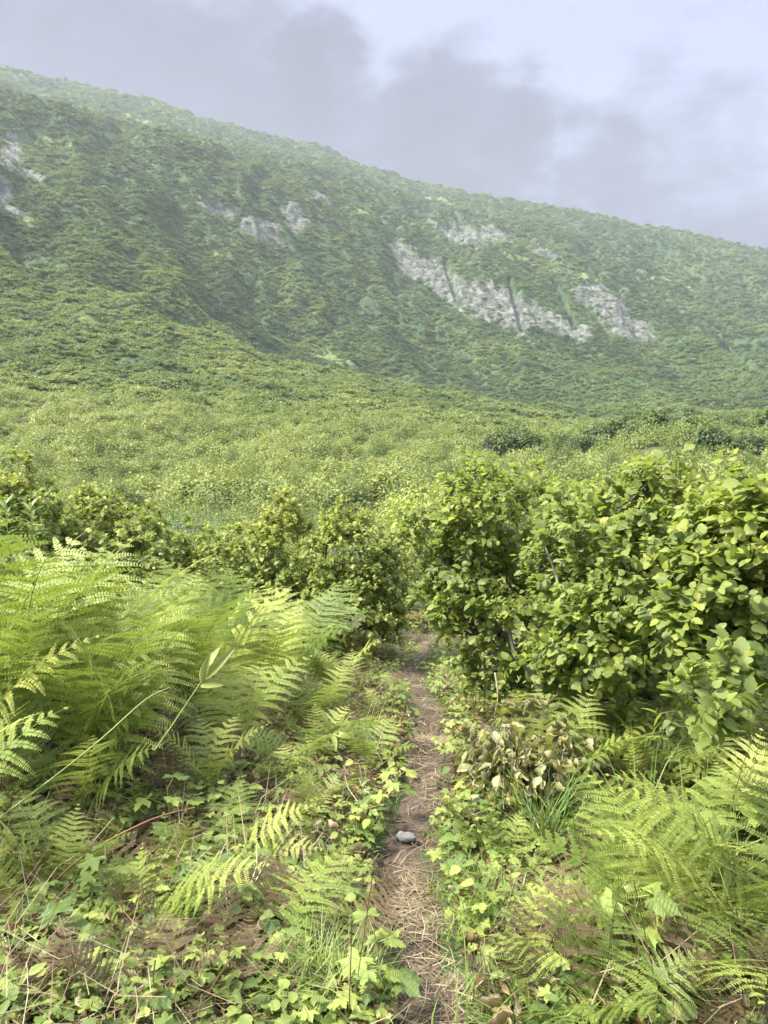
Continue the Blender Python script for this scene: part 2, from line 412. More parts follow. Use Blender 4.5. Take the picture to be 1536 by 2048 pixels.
def hill_mat():
    m = bpy.data.materials.new('hillside'); m.use_nodes = True; t = NT(m.node_tree); b = t.n['Principled BSDF']
    p = t.node('ShaderNodeNewGeometry').outputs['Position']
    rk = t.node('ShaderNodeAttribute', attribute_name='rock').outputs['Fac']
    ye = t.node('ShaderNodeAttribute', attribute_name='meadow').outputs['Fac']
    a = t.noise(p, .03, 6, .6); c_ = t.noise(p, .5, 5, .7)
    g1 = t.ramp(c_, [(.3, (.025, .06, .02)), (.55, (.055, .11, .03)), (.8, (.12, .19, .05))])
    g2 = t.ramp(c_, [(.3, (.05, .09, .025)), (.8, (.14, .20, .05))])
    g = t.mix(t.smooth(a, .5, .64), g1, g2)
    g = t.mix(ye, g, t.ramp(c_, [(.3, (.10, .16, .04)), (.8, (.24, .28, .08))]))
    ms = t.node('ShaderNodeMapping', inp={'Vector': p, 'Rotation': (.5, .9, .2), 'Scale': (.22, .22, 1.1)}).outputs[0]
    st_ = t.noise(ms, .55, 7, .72, .6)
    st2 = t.noise(p, .12, 5, .65)
    rc = t.ramp(st_, [(.34, (.02, .02, .016)), (.44, (.075, .08, .062)), (.56, (.135, .14, .115)), (.8, (.21, .215, .185))])
    rc = t.mix(t.smooth(st2, .48, .62), rc, t.ramp(c_, [(.3, (.16, .18, .12)), (.8, (.30, .33, .22))]))
    t.l.new(t.mix(rk, g, rc), b.inputs['Base Color']); b.inputs['Roughness'].default_value = .9
    bp = t.node('ShaderNodeBump', inp={'Strength': .9, 'Distance': 1.6, 'Height': t.math('ADD', st_, c_)}); t.l.new(bp.outputs[0], b.inputs['Normal'])
    return m
GROUND = ground_mat('soil'); PATHM = ground_mat('trodden_soil', True); HILL = hill_mat()

# ------------------------------------------------------------------ terrain meshes
fr = math.radians(36)
az = np.concatenate([np.linspace(-PI, -fr, 60)[:-1], np.linspace(-fr, fr, 820), np.linspace(fr, PI, 60)[1:]])
def polar(name, rr, mat, kind=True, far=False):
    A, R_ = np.meshgrid(az, rr); x = (R_ * np.sin(A)).ravel(); y = (R_ * np.cos(A)).ravel()
    z = ground_z(x, y)
    attrs = None
    if far:
        rk = rockmask(x, y, z); cl = cleft(x, y, z)
        px, py = proj(x, y, z)
        me_ = sst(blobs(px, py, YEL, x, y, .5), .1, .4)
        z = z + rk * (.8 * np.abs(fbm(x / 13, y / 30, 5, 90)) * 2 + 1.0 * fbm(x / 4, y / 7, 3, 91)) - cl * 9
        attrs = {'rock': np.clip(rk, 0, 1), 'meadow': me_}
    else:
        d = np.abs(x - path_x(y)); z = z - .035 * (1 - sst(d, .1, .4)) * (y < 12) * (y > -3)
    na, nr = len(az), len(rr)
    i = np.arange(nr - 1)[:, None] * na; k = np.arange(na - 1)[None]
    q = np.stack([i + k, i + k + 1, i + na + k + 1, i + na + k], -1).reshape(-1, 4)[:, ::-1]
    V = np.stack([x, y, z], -1)
    return link(name, mesh_np(name, V, [q], mat, None, None, True, attrs))
r_near = np.concatenate([[.02], np.geomspace(.4, 160, 420)])
r_far = np.concatenate([np.geomspace(160, 1760, 800), np.geomspace(1765, 1840, 6)])
o = polar('ground', r_near, GROUND); tag(o, 'litter covered ground falling away beneath the undergrowth', None, None, 'structure')
o = polar('mountain', r_far, HILL, far=True); tag(o, 'green mountainside with pale rock outcrops', None, None, 'structure')
# trodden path: a ragged strip 4 mm above the ground
ys = np.arange(-2.0, 11.6, .05)
cx = path_x(ys)
hw = np.interp(ys, [0, 3, 6, 9, 11], [.10, .09, .085, .08, .05]) + .05 * fbm(ys * 1.6, ys * 0, 3, 3)
off = np.linspace(-1, 1, 9)
X = cx[:, None] + off[None] * (hw[:, None] + .03 * fbm(ys[:, None] * 6 + off[None] * 3, off[None] * 2 + ys[:, None] * 0, 2, 6)); Y = np.repeat(ys[:, None], 9, 1)
Z = near_z(X.ravel(), Y.ravel()); d = np.abs(X.ravel() - path_x(Y.ravel())); Z = Z - .035 * (1 - sst(d, .1, .4)) + .012 - .008 * np.abs(np.tile(off, len(ys)))
i = np.arange(len(ys) - 1)[:, None] * 9; k = np.arange(8)[None]
q = np.stack([i + k, i + k + 1, i + 9 + k + 1, i + 9 + k], -1).reshape(-1, 4)
o = link('path', mesh_np('path', np.stack([X.ravel(), Y.ravel(), Z], -1), [q], PATHM, None, None, True)); tag(o, 'narrow trodden footpath of brown soil', None, None, 'structure')

# ------------------------------------------------------------------ leaf templates
def tpl_leaf(nseg=6, wid=.36, serr=0.0, droop=.18, fold=.16, tip=.0):
    """ovate leaf along +X, two halves folded at the midrib"""
    V = []; uv = []; L = np.linspace(0, 1, nseg + 1)
    prof = np.sin(PI * np.clip(L, 0, 1) ** .78) ** .75 * wid
    prof[0] = 0; prof[-1] = 0
    for k, l in enumerate(L):
        zc = -droop * l * l
        V.append((l, 0, zc)); uv.append((l, .5))
    for s in (1, -1):
        for k in range(1, nseg):
            w_ = prof[k] * (1 + (serr if k % 2 else -serr))
            l = L[k] + .02 * (1 if k % 2 else -1) * (serr > 0)
            V.append((l, s * w_, -droop * l * l + fold * w_)); uv.append((l, .5 + s * .5 * prof[k] / max(prof.max(), 1e-6)))
    P3 = []; P4 = []
    for si, s in enumerate((1, -1)):
        b = nseg + 1 + si * (nseg - 1)
        f = (lambda a: a[::-1]) if s < 0 else (lambda a: a)
        P3.append(f([0, 1, b])); 
        for k in range(1, nseg - 1): P4.append(f([k, k + 1, b + k, b + k - 1]))
        P3.append(f([nseg - 1, nseg, b + nseg - 2]))
    return np.array(V, float), [np.array(P3), np.array(P4)], np.array(uv, float)
LEAF_HI = tpl_leaf(8, .38, .09)
LEAF_MD = tpl_leaf(4, .36, 0)
LEAF_LO = (np.array([(0, 0, 0), (.5, -.3, .03), (1, 0, -.1), (.5, .3, .03)], float), [np.array([[0, 1, 2, 3]])], np.array([(0, .5), (.5, 0), (1, .5), (.5, 1)], float))
LEAF_NARROW = (np.array([(0, 0, 0), (.4, -.11, .02), (1, 0, -.12), (.4, .11, .02)], float), [np.array([[0, 1, 2, 3]])], np.array([(0, .5), (.5, 0), (1, .5), (.5, 1)], float))
LEAF_CURL = (lambda t: (np.stack([t[0][:, 0] * .9, t[0][:, 1] * .45, -.35 * np.sin(t[0][:, 0] * 3.0) + 1.5 * np.abs(t[0][:, 1])], -1), t[1], t[2]))(tpl_leaf(6, .34, .05, .0, .0))
def rdir(rng, n): return nrm(rng.normal(size=(n, 3)))

# ------------------------------------------------------------------ broadleaf shrub grown towards its crown
def grow(base, targets, rng, seg=.13):
    N = [np.array(base, float)]; par = [-1]; ends = []
    T = np.array(targets); o_ = np.argsort(np.linalg.norm(T - N[0], axis=1))
    arr = np.zeros((len(T) * 40, 3)); arr[0] = N[0]; cnt = 1
    for ti in o_:
        t = T[ti]
        dd = np.linalg.norm(arr[:cnt] - t, axis=1) + .55 * np.maximum(0, arr[:cnt, 2] - t[2] + .05)
        # spread at the base: few stems leave the root
        j = int(np.argmin(dd + (.12 * (np.arange(cnt) == 0)))); d = np.linalg.norm(t - arr[j])
        k = max(1, int(d / seg)); p0 = arr[j].copy(); last = j
        bend = rng.normal(size=3) * .10 * d
        for q_ in range(1, k + 1):
            f = q_ / k
            p = p0 + (t - p0) * f + bend * math.sin(PI * f) + rng.normal(size=3) * .008
            if q_ == k: p = t
            arr[cnt] = p; par.append(last); last = cnt; cnt += 1
        ends.append(last)
    return arr[:cnt], np.array(par), ends
def shrub(name, base, lobes, n_t, leaf, size, mat, bmat, label, cat, group, rng, twigs=3, per=5, tw=.12, up=.55, shell=.55,
          tintf=None, rmax=.03, droop=0.0, foliage_name='foliage', tip_yellow=.25, rk=.0019, tbase=.6):
    base = np.array(base, float)
    L = np.array(lobes, float)      # cx,cy,cz,rx,ry,rz
    w_ = (L[:, 3] * L[:, 4] * L[:, 5]) ** .62; ch = rng.choice(len(L), n_t, p=w_ / w_.sum())
    u = rdir(rng, n_t); rad = rng.uniform(shell, 1.0, n_t) ** .7 * np.where(rng.uniform(size=n_t) < .22, rng.uniform(1.0, 1.36, n_t), 1)
    T = L[ch, :3] + u * rad[:, None] * L[ch, 3:]
    kk_ = (rng.uniform(size=n_t) < .93) | (u[:, 2] > .2)
    T[:, 2] += np.where((u[:, 2] > .5) & (rng.uniform(size=n_t) < .22), rng.uniform(.02, .10, n_t), 0)
    gzv = near_z(T[:, 0], T[:, 1]); T[:, 2] = np.maximum(T[:, 2], gzv + .12)
    arr, par, ends = grow(base, T, rng)
    # pipe model radii
    w = np.zeros(len(arr)); w[ends] += 1
    for k in range(len(arr) - 1, 0, -1): w[par[k]] += w[k]
    rr = np.minimum(rk * np.maximum(w, 1) ** .52 + .0008, rmax)
    root = thing(name, tuple(base), 0, label, cat, group)
    g = G(); i = np.arange(1, len(arr)); a = arr[par[i]]; b = arr[i]; ra = np.minimum(rr[par[i]], rr[i] * 1.35); rb = rr[i]
    # four sided prisms per segment
    dr = nrm(b - a); s1 = nrm(np.cross(dr, np.array([.2, .1, 1.0]))); s2 = np.cross(dr, s1)
    an = np.arange(5) * 2 * PI / 5
    ring = np.cos(an)[None, :, None] * s1[:, None] + np.sin(an)[None, :, None] * s2[:, None]
    V = np.concatenate([a[:, None] + ring * ra[:, None, None], b[:, None] + ring * rb[:, None, None]], 1) - base
    k = np.arange(5); f = np.stack([k, (k + 1) % 5, 5 + (k + 1) % 5, 5 + k], -1)
    q = (f[None] + (np.arange(len(i)) * 10)[:, None, None]).reshape(-1, 4)
    g.add(V.reshape(-1, 3), [q])
    # leaves along fresh twigs
    n = n_t * twigs; tp = np.repeat(arr[ends], twigs, 0)
    cc = np.repeat(L[ch][np.argsort(np.linalg.norm(T - base, axis=1))][:, :3], twigs, 0)
    outw = nrm(tp - cc)
    td = nrm(outw * .7 + rdir(rng, n) * .8 + np.array([0, 0, up - droop * 1.5]))
    ln = tw * rng.uniform(.6, 1.3, n)
    zmin, zmax = tp[:, 2].min(), tp[:, 2].max()
    # twig wood
    e = tp + td * ln[:, None]; s1 = nrm(np.cross(td, np.array([.3, .1, 1.0]))); s2 = np.cross(td, s1)
    an = np.arange(3) * 2 * PI / 3; ring = np.cos(an)[None, :, None] * s1[:, None] + np.sin(an)[None, :, None] * s2[:, None]
    V = np.concatenate([tp[:, None] + ring * .0016, e[:, None] + ring * .0008], 1) - base
    k = np.arange(3); f = np.stack([k, (k + 1) % 3, 3 + (k + 1) % 3, 3 + k], -1)
    g.add(V.reshape(-1, 3), [(f[None] + (np.arange(n) * 6)[:, None, None]).reshape(-1, 4)])
    wood = link('branches', g.mesh('branches', bmat), root)
    g = G()
    for p in range(per):
        f = (p + .7) / per
        pos = tp + td * (ln * f)[:, None]
        side = nrm(np.cross(td, rdir(rng, n)))
        d_ = nrm(td * (.35 + .5 * (p == per - 1)) + side * .9 + outw * .35 + np.array([0, 0, -.1 - droop]))
        nn = nrm(np.array([0, 0, .75]) + outw * .45 + rdir(rng, n) * .5)
        if droop > .5: nn = nrm(outw + rdir(rng, n))
        sz = size * rng.uniform(.45, 1.3, n) * (1 - .35 * (p == per - 1))
        hgt_ = (pos[:, 2] - zmin) / max(zmax - zmin, .1)
        if tintf is None:
            ti = tbase + rng.normal(0, .17, n) + tip_yellow * sst(hgt_, .55, 1.0) * rng.uniform(.2, 1, n) + (.16 if p == per - 1 else 0)
        else: ti = tintf(rng, n)
        R = frames(d_, nn) * sz[:, None, None]
        g.rep(leaf, R, pos - base, np.clip(ti, 0, 1))
    fol = link(foliage_name, g.mesh('foliage', mat, smooth=False), root)
    KIDS[root.name] = [wood, fol]
    return root
rg_ = np.random.default_rng(11)
def lobe(px, py, y, rx, rz, ry=None):
    p = at(px, py, y); k = y / FOC
    return (p.x, p.y, p.z, rx * k, (ry if ry else rx * k * .9), rz * k)
def basept(px, y):
    x = (px - 768) / FOC * y * 1.0; return (x, y, gz(x, y) - .02)
# right hand alders
shrub('alder_shrub', basept(1085, 5.1), [lobe(960, 1060, 5.0, 95, 110), lobe(1060, 1060, 5.3, 120, 90), lobe(930, 1150, 4.9, 80, 80), lobe(1010, 1250, 4.8, 105, 100), lobe(930, 985, 5.0, 38, 42), lobe(855, 1070, 5.1, 55, 32), lobe(905, 1200, 4.9, 55, 60), lobe(1000, 1350, 4.8, 80, 40), lobe(850, 1130, 5.1, 30, 30)],
      470, LEAF_HI, .054, alder_leaf, bark, 'tall alder shrub overhanging the path on its right, dark trunk showing under the leaves', 'shrub', 'broad leaved alder shrubs right of the path', rg_, twigs=3, per=6)
shrub('alder_shrub', basept(1300, 4.1), [lobe(1310, 1040, 4.0, 110, 75), lobe(1200, 1110, 4.2, 120, 110), lobe(1320, 1180, 3.8, 150, 120), lobe(1330, 972, 4.0, 40, 34), lobe(1130, 1090, 4.6, 60, 60), lobe(1200, 1280, 3.8, 120, 70), lobe(1130, 1190, 4.3, 70, 90), lobe(1200, 1350, 4.0, 130, 50)],
      600, LEAF_HI, .054, alder_leaf, bark, 'alder shrub with the highest leafy tip, in the middle of the right hand thicket', 'shrub', 'broad leaved alder shrubs right of the path', rg_, twigs=3, per=6)
shrub('alder_shrub', basept(1760, 3.1), [lobe(1520, 1065, 2.9, 130, 75), lobe(1490, 1180, 2.8, 130, 120), lobe(1530, 1300, 2.7, 130, 70), lobe(1640, 1140, 2.9, 120, 140), lobe(1400, 1260, 2.7, 60, 60), lobe(1375, 1430, 2.35, 75, 36), lobe(1450, 1370, 2.5, 60, 30)],
      430, LEAF_HI, .055, alder_leaf, bark, 'nearest alder shrub cut by the right edge, with a low drooping branch of large leaves', 'shrub', 'broad leaved alder shrubs right of the path', rg_, twigs=3, per=6)
shrub('alder_shrub', basept(1250, 6.6), [lobe(1160, 1030, 6.6, 130, 55), lobe(1300, 1030, 6.8, 160, 60), lobe(1450, 1010, 6.6, 150, 60), lobe(1300, 1350, 5.6, 200, 90), lobe(1480, 1330, 4.9, 130, 100), lobe(1150, 1360, 5.9, 70, 60), lobe(1100, 1110, 6.4, 100, 110), lobe(1400, 1150, 6.4, 200, 150), lobe(1200, 1250, 6.2, 160, 120)],
      620, LEAF_MD, .058, alder_leaf, bark, 'alder shrub at the back of the right hand thicket', 'shrub', 'broad leaved alder shrubs right of the path', rg_, twigs=3, per=5)
# shrubs left of and beyond the path
LM = 'rounded small leaved shrubs left of the path'
shrub('leafy_shrub', basept(690, 7.6), [lobe(700, 1120, 7.5, 85, 75), lobe(700, 1220, 7.3, 95, 90), lobe(640, 1280, 7.2, 60, 60), lobe(770, 1180, 7.4, 55, 90), lobe(690, 1055, 7.6, 45, 30)],
      540, LEAF_MD, .05, small_leaf, bark, 'dense rounded shrub directly left of the path bend', 'shrub', LM, rg_, tbase=.66, twigs=3, per=8, tw=.1)
shrub('leafy_shrub', basept(560, 8.6), [lobe(560, 1110, 8.5, 100, 70), lobe(560, 1035, 8.5, 42, 45), lobe(480, 1120, 8.6, 90, 50), lobe(560, 1200, 8.2, 120, 70)],
      520, LEAF_MD, .055, small_leaf, bark, 'shrub with a pointed yellow green tip behind the fern bank', 'shrub', LM, rg_, tbase=.66, twigs=3, per=8, tw=.1, tip_yellow=.55)
shrub('leafy_shrub', basept(250, 9.0), [lobe(220, 1060, 9.0, 120, 50), lobe(150, 1020, 9.2, 90, 40), lobe(300, 1110, 8.8, 120, 55), lobe(190, 1120, 8.8, 100, 60), lobe(400, 1130, 9.0, 70, 50)],
      540, LEAF_MD, .06, small_leaf, bark, 'wide spreading shrub behind the ferns on the far left', 'shrub', LM, rg_, tbase=.66, twigs=3, per=8, tw=.1, tip_yellow=.2)
shrub('leafy_shrub', basept(30, 8.4), [lobe(40, 1000, 8.4, 65, 40), lobe(35, 945, 8.4, 26, 38), lobe(-40, 1020, 8.4, 90, 70), lobe(30, 1120, 8.2, 110, 50), lobe(140, 1150, 8.2, 90, 40), lobe(60, 1060, 8.4, 90, 50)],
      330, LEAF_MD, .06, small_leaf, bark, 'shrub with an upright tip at the left edge of the picture', 'shrub', LM, rg_, tbase=.66, twigs=3, per=8, tw=.1)
shrub('leafy_shrub', basept(800, 11.0), [lobe(810, 1120, 11, 60, 60), lobe(760, 1080, 11.5, 60, 40), lobe(860, 1150, 11, 50, 60)],
      260, LEAF_MD, .06, small_leaf, bark, 'small shrub seen through the gap above the path bend', 'shrub', LM, rg_, tbase=.66, twigs=3, per=5, tw=.12)
for (px, py, y, rx, rz, lab) in [(850, 1262, 9.3, 40, 26, 'patch of dry tan undergrowth on the left where the path disappears'), (905, 1290, 8.4, 30, 34, 'patch of dry tan undergrowth on the right where the path bends'), (890, 1235, 10.2, 36, 24, 'farthest patch of dry tan undergrowth above the path bend')]:
    shrub('dry_undergrowth', basept(px, y), [lobe(px, py, y, rx, rz)], 70, LEAF_CURL, .05, wilt_leaf, pale_bark, lab, 'plant', None, rg_, twigs=3, per=4, tw=.1, tintf=lambda r, n: r.uniform(.3, 1, n), foliage_name='dry_leaves')
# cut wilted shrub beside the path
shrub('wilted_shrub', basept(1075, 3.45), [lobe(1000, 1500, 3.3, 65, 50), lobe(1070, 1560, 3.25, 85, 60), lobe(1130, 1500, 3.4, 50, 55), lobe(1010, 1570, 3.25, 60, 50), lobe(1060, 1430, 3.5, 20, 40)],
      200, LEAF_CURL, .08, wilt_leaf, pale_bark, 'wilted shrub with curled tan leaves at the right side of the path', 'shrub', None, rg_, twigs=2, per=4, tw=.1, droop=.9, tintf=lambda r, n: r.uniform(0, 1, n), foliage_name='wilted_leaves', rmax=.006)

# ------------------------------------------------------------------ ferns
def frond(rng, L=1.0, pairs=17, arch=.7, stipe=.28, wide=.27, side=0.0, lo=False):
    """one bipinnate frond rising from the origin, arching over towards +X"""
    g = G(); gs = G()
    n = 40; t = np.linspace(0, 1, n)
    th = 1.32 - arch * 1.5 * t ** 1.5
    dx = np.cos(th) / n * L; dz = np.sin(th) / n * L
    P = np.stack([np.cumsum(dx), side * t ** 2 * L * .2, np.cumsum(dz)], -1); P = P - P[0]
    ks = int(stipe * n); rd_ = np.interp(t, [0, 1], [.0042, .0008]) * L / .9
    tube(gs, P[:ks + 1], rd_[:ks + 1], .6, 4); tube(g, P[ks:], rd_[ks:], .85, 4)
    ts = stipe + (1 - stipe) * (np.linspace(0, 1, pairs) ** .92) * .985
    T_ = nrm(np.gradient(P, axis=0)); S = np.array([0, 1, 0.0])
    pos0, ax, nn, ln, ti = [], [], [], [], []
    for k, tt in enumerate(ts):
        u = (tt - stipe) / (1 - stipe)
        pl = wide * L * (np.sin(PI * min(1, .16 + u * .9)) ** .8) * (1 - u * .25) + .012 * L
        if u > .97: pl = .015 * L
        idx = tt * (n - 1); i0 = int(idx); p = P[min(i0, n - 1)]; tg = T_[min(i0, n - 1)]
        nrm_ = nrm(np.cross(tg, S))
        if nrm_[2] < 0: nrm_ = -nrm_
        for s in (1, -1):
            a_ = math.radians(rng.uniform(56, 68) + 12 * (1 - u))
            d = nrm(tg * math.cos(a_) + s * S * math.sin(a_) + nrm_ * rng.uniform(-.05, .22))
            m = max(6, int(24 * pl / (wide * L)))
            q = (np.arange(m) + .6) / m
            dr = -.22 * q ** 2 * pl
            pts = p + d[None] * (q * pl)[:, None] + np.array([0, 0, 1.0])[None] * dr[:, None]
            sidev = nrm(np.cross(nrm_, d))
            pw = L * (1 - stipe) / pairs * .41 * (1 - q) ** .55 * min(1.0, .35 + pl / (wide * L)) + .003 * L
            for s2 in (1, -1):
                dd = nrm(sidev[None] * s2 + d[None] * .45 + nrm_[None] * rng.uniform(-.15, .25, (m, 1)))
                pos0.append(pts); ax.append(dd); nn.append(np.repeat(nrm_[None], m, 0)); ln.append(pw * rng.uniform(.85, 1.1, m))
                ti.append(np.full(m, .45 + .15 * u + rng.normal(0, .03)) + .1 * q)
            # pinna midrib
            e = p + d * pl + np.array([0, 0, -.22 * pl]); tube(g, [p, p + d * pl * .5 + np.array([0, 0, -.055 * pl]), e], [.0013 * L, .0009 * L, .0004 * L], .7, 3)
    pos0 = np.concatenate(pos0); ax = np.concatenate(ax); nn = np.concatenate(nn); ln = np.concatenate(ln); ti = np.concatenate(ti)
    tpl = (np.array([(-.08, -.05, 0), (.5, -.30, .02), (1, .06, -.1), (.35, .33, .02)], float), [np.array([[0, 1, 2, 3]])], LEAF_LO[2])
    g.rep(tpl, frames(ax, nn) * np.stack([ln, ln, ln], -1)[:, None, :], pos0, ti)
    return gs.mesh('stalk', stem_green), g.mesh('blade', fern_leaf), g
rf = np.random.default_rng(21)
FR = []
for k in range(9):
    FR.append(frond(rf, rf.uniform(.9, 1.1), int(rf.integers(11, 15)), rf.uniform(.3, .8), rf.uniform(.2, .32), rf.uniform(.28, .37), rf.uniform(-1, 1)))
DEADB = []
for k in range(3):
    m_ = FR[k][1].copy(); m_.materials.clear(); m_.materials.append(dead_fern); m2 = FR[k][0].copy(); m2.materials.clear(); m2.materials.append(stem_dry); DEADB.append((m2, m_))
def fern(x, y, size, nfr, label, group, rng, lean=None, tilt=.25, name='fern', dead=False, z=None, spread=1.0):
    z = gz(x, y) if z is None else z
    root = thing(name, (x, y, z), 0, label, 'fern', group)
    a0 = rng.uniform(0, 2 * PI); lib = DEADB if dead else FR
    for k in range(nfr):
        a = a0 + k * 2 * PI / nfr * spread + rng.uniform(-.35, .35)
        if lean is not None and rng.uniform() < .6: a = lean + rng.uniform(-.8, .8)
        s = size * rng.uniform(.75, 1.15); st_m, bl_m, _ = lib[int(rng.integers(len(lib)))]if not dead else (*lib[int(rng.integers(len(lib)))], None)
        rot = Euler((rng.uniform(-.25, .25), rng.uniform(-.1, .1) + (tilt * rng.uniform(0, 1.2) if not dead else (rng.uniform(-.1, .5) if dead == 'up' else rng.uniform(.9, 1.2))), a)).to_matrix().to_euler()
        f = link('frond', bl_m, root, (rng.uniform(-.03, .03), rng.uniform(-.03, .03), 0), rot, s)
        st_ = link('stalk', st_m, f)
    return root
rp = np.random.default_rng(33)
GL = 'ferns massed in the bank left of the path'
def zone(x, y):
    px, py = proj(np.array([x]), np.array([y]), np.array([gz(x, y) + .5])); return float(px[0]), float(py[0])
cnt = 0
placed = []
for tr in range(6000):
    y = rp.uniform(2.2, 8.2); x = rp.uniform(-.62 * y - .2, .1)
    edge = np.interp(y, [2.2, 2.7, 3.3, 4.4, 5.5, 6.5, 8.5], [-1.3, -1.1, -.85, -.45, -.2, -.45, -1.6])
    if x > edge: continue
    dmin = .31 + .045 * y
    if any((x - a) ** 2 + (y - b) ** 2 < dmin * dmin for a, b in placed): continue
    placed.append((x, y)); cnt += 1
    sz = np.interp(y, [2.2, 3.5, 6, 8], [.85, 1.08, 1.02, .95]) * (1 - .45 * sst(np.array(x - edge), -.55, 0.0)) * rp.uniform(.85, 1.12)
    sz = float(sz); zx, zy = zone(x, y)
    lab = 'light green fern at the front edge of the bank on the left' if x > edge - .45 else ('light green fern deep in the bank, behind the front row on the left' if y < 5 else 'light green fern at the back of the bank, below the shrubs on the left')
    fern(x, y, sz, 6, lab, GL, rp, tilt=.05, lean=rp.uniform(.5, 3.6) if rp.uniform() < .5 else None)
print('ferns left', cnt)
# right hand ferns, placed where the picture has them
GR = 'ferns right of the path'
def fern_at(px, py, size, n, label, group=None, **kw):
    x, y, z = hit(px, py); return fern(x, y, size, n, label, group, rp, **kw)
fern_at(1400, 1980, .62, 8, 'large dark green fern bending over at the lower right edge', GR, lean=PI * .8, tilt=.5)
fern_at(1520, 1900, .70, 8, 'large fern at the right edge beneath the drooping alder branch', GR, lean=PI, tilt=.5)
fern_at(1330, 1830, .55, 7, 'mid green fern arching towards the path in the lower right', GR, lean=PI, tilt=.4)
fern_at(1460, 1780, .60, 7, 'mid green fern behind the large right edge fern', GR, lean=PI, tilt=.3)
fern_at(1215, 1830, .42, 5, 'slender upright fern standing in front of the brown stalks', None, tilt=-.1)
fern_at(1215, 2080, .36, 6, 'bright yellow green fern at the bottom edge right of the path', None, tilt=.1)
fern_at(1080, 2080, .30, 5, 'small yellow green fern beside the bottom edge', None, tilt=.2)
fern_at(960, 1720, .32, 5, 'small bright fern bordering the path on its right', None, lean=PI, tilt=.3)
fern_at(1010, 1740, .34, 4, 'small yellow fern in front of the wilted shrub', None, tilt=.1)
fern_at(990, 1890, .26, 4, 'little yellow green fern low in the grass right of the path', None, lean=PI, tilt=.5)
fern_at(640, 1640, .30, 4, 'small glowing yellow green fern left of the path among the litter', None, tilt=.1)
fern_at(560, 1960, .40, 5, 'low fern spreading flat over the dry litter at the lower left', None, lean=0, tilt=.8)
fern_at(260, 1900, .55, 4, 'long flat lying fern stretching right in the lower left', None, lean=-.1, tilt=.9)
fern_at(450, 1760, .45, 5, 'drooping fern below the front of the left bank', None, lean=-.6, tilt=.8)
for k, (px, py) in enumerate([(1130,1600),(1200,1560),(1270,1560),(1340,1590),(1420,1600),(1500,1620),(1230,1500),(1310,1480),(1400,1500),(1480,1520),(1160,1480),(1090,1490),(1550,1560),(1560,1700),(1470,1690)]):
    fern_at(px, py, .5 * rp.uniform(.85, 1.15), 6, 'dark shaded fern growing beneath the alder thicket on the right', 'shaded ferns under the right hand alders', tilt=.3)
for k, (px, py) in enumerate([(690,1500),(640,1520),(720,1450),(600,1560),(740,1540),(660,1430),(700,1400),(560,1590)]):
    fern_at(px, py, .38 * rp.uniform(.85, 1.15), 6, 'small dull fern between the left shrub and the path', 'small ferns between left shrub and path', tilt=.4)

# ------------------------------------------------------------------ low herbs
def tpl_palmate(lobes=5, teeth=3, spread=2.3, r=.55, cup=.25):
    pts = []; n = lobes * teeth * 2
    for k in range(n + 1):
        a = -spread + 2 * spread * k / n
        ph = (k / n) * lobes; c = abs((ph % 1) - .5) * 2      # 0 at the lobe tip
        ml = 1 - .34 * abs(a / spread)
        rr = r * ml * (1.0 - .36 * c ** 1.3) * (1 + (.09 if k % 2 else -.06))
        pts.append((.12 + rr * math.cos(a), rr * math.sin(a)))
    V = [(0.1, 0, 0)]; uv = [(0, .5)]
    for (x_, y_) in pts:
        d_ = math.hypot(x_, y_); V.append((x_, y_, -cup * d_ * d_ + .06 * math.sin(7 * math.atan2(y_, x_)) + .05 * y_)); uv.append((x_ + .2, .5 + y_))
    P = np.array([[0, k, k + 1] for k in range(1, len(pts))])
    return np.array(V, float), [P], np.array(uv, float)
PALM = tpl_palmate(); TRI = tpl_palmate(3, 3, 1.9, .5, .3)
def herb_protos():
    out_ = []
    for v in range(8):
        g0 = np.random.default_rng(100 + v); tall = g0.uniform(.10, .24); nl = int(g0.integers(5, 9))
        stm = G(); stem_top = np.array([g0.uniform(-.03, .03), g0.uniform(-.03, .03), tall])
        tube(stm, [(0, 0, 0), stem_top * .5 + np.array([.006, 0, 0]), stem_top], [.003, .0022, .0015], .5, 4)
        leaves = []
        for l in range(nl):
            h = .35 + .65 * (l + .5) / nl; a = l * 2.4 + g0.uniform(-.3, .3)
            p0 = stem_top * h; pl = g0.uniform(.035, .08) * (1.2 - .5 * h)
            d_ = np.array([math.cos(a), math.sin(a), .55]); d_ /= np.linalg.norm(d_); p1 = p0 + d_ * pl
            tube(stm, [p0, p1], [.0013, .001], .5, 3)
            g = G(); ld = np.array([math.cos(a), math.sin(a), g0.uniform(-.35, .1)])[None]; nn = nrm(np.array([[0, 0, 1.0]]) + rdir(g0, 1) * .35)
            s = g0.uniform(.05, .085)
            tp_ = PALM if v % 2 == 0 else TRI
            if v >= 6: tp_ = LEAF_HI; s *= .8
            g.rep(tp_, frames(ld, nn) * s * (1.5 if v < 6 else 1), p1[None], g0.uniform(.35, .65))
            leaves.append(g)
        whole = G()
        for g in leaves:
            whole.V += g.V; whole.U += g.U; whole.T += g.T
            for kk, pl_ in g.P.items(): whole.P.setdefault(kk, []).extend([q + whole.n for q in pl_])
            whole.n += g.n
        out_.append((stm.mesh('stem', stem_green), [g.mesh('leaf', herb_leaf) for g in leaves], whole.mesh('leaves', herb_leaf)))
    return out_
HP = herb_protos()
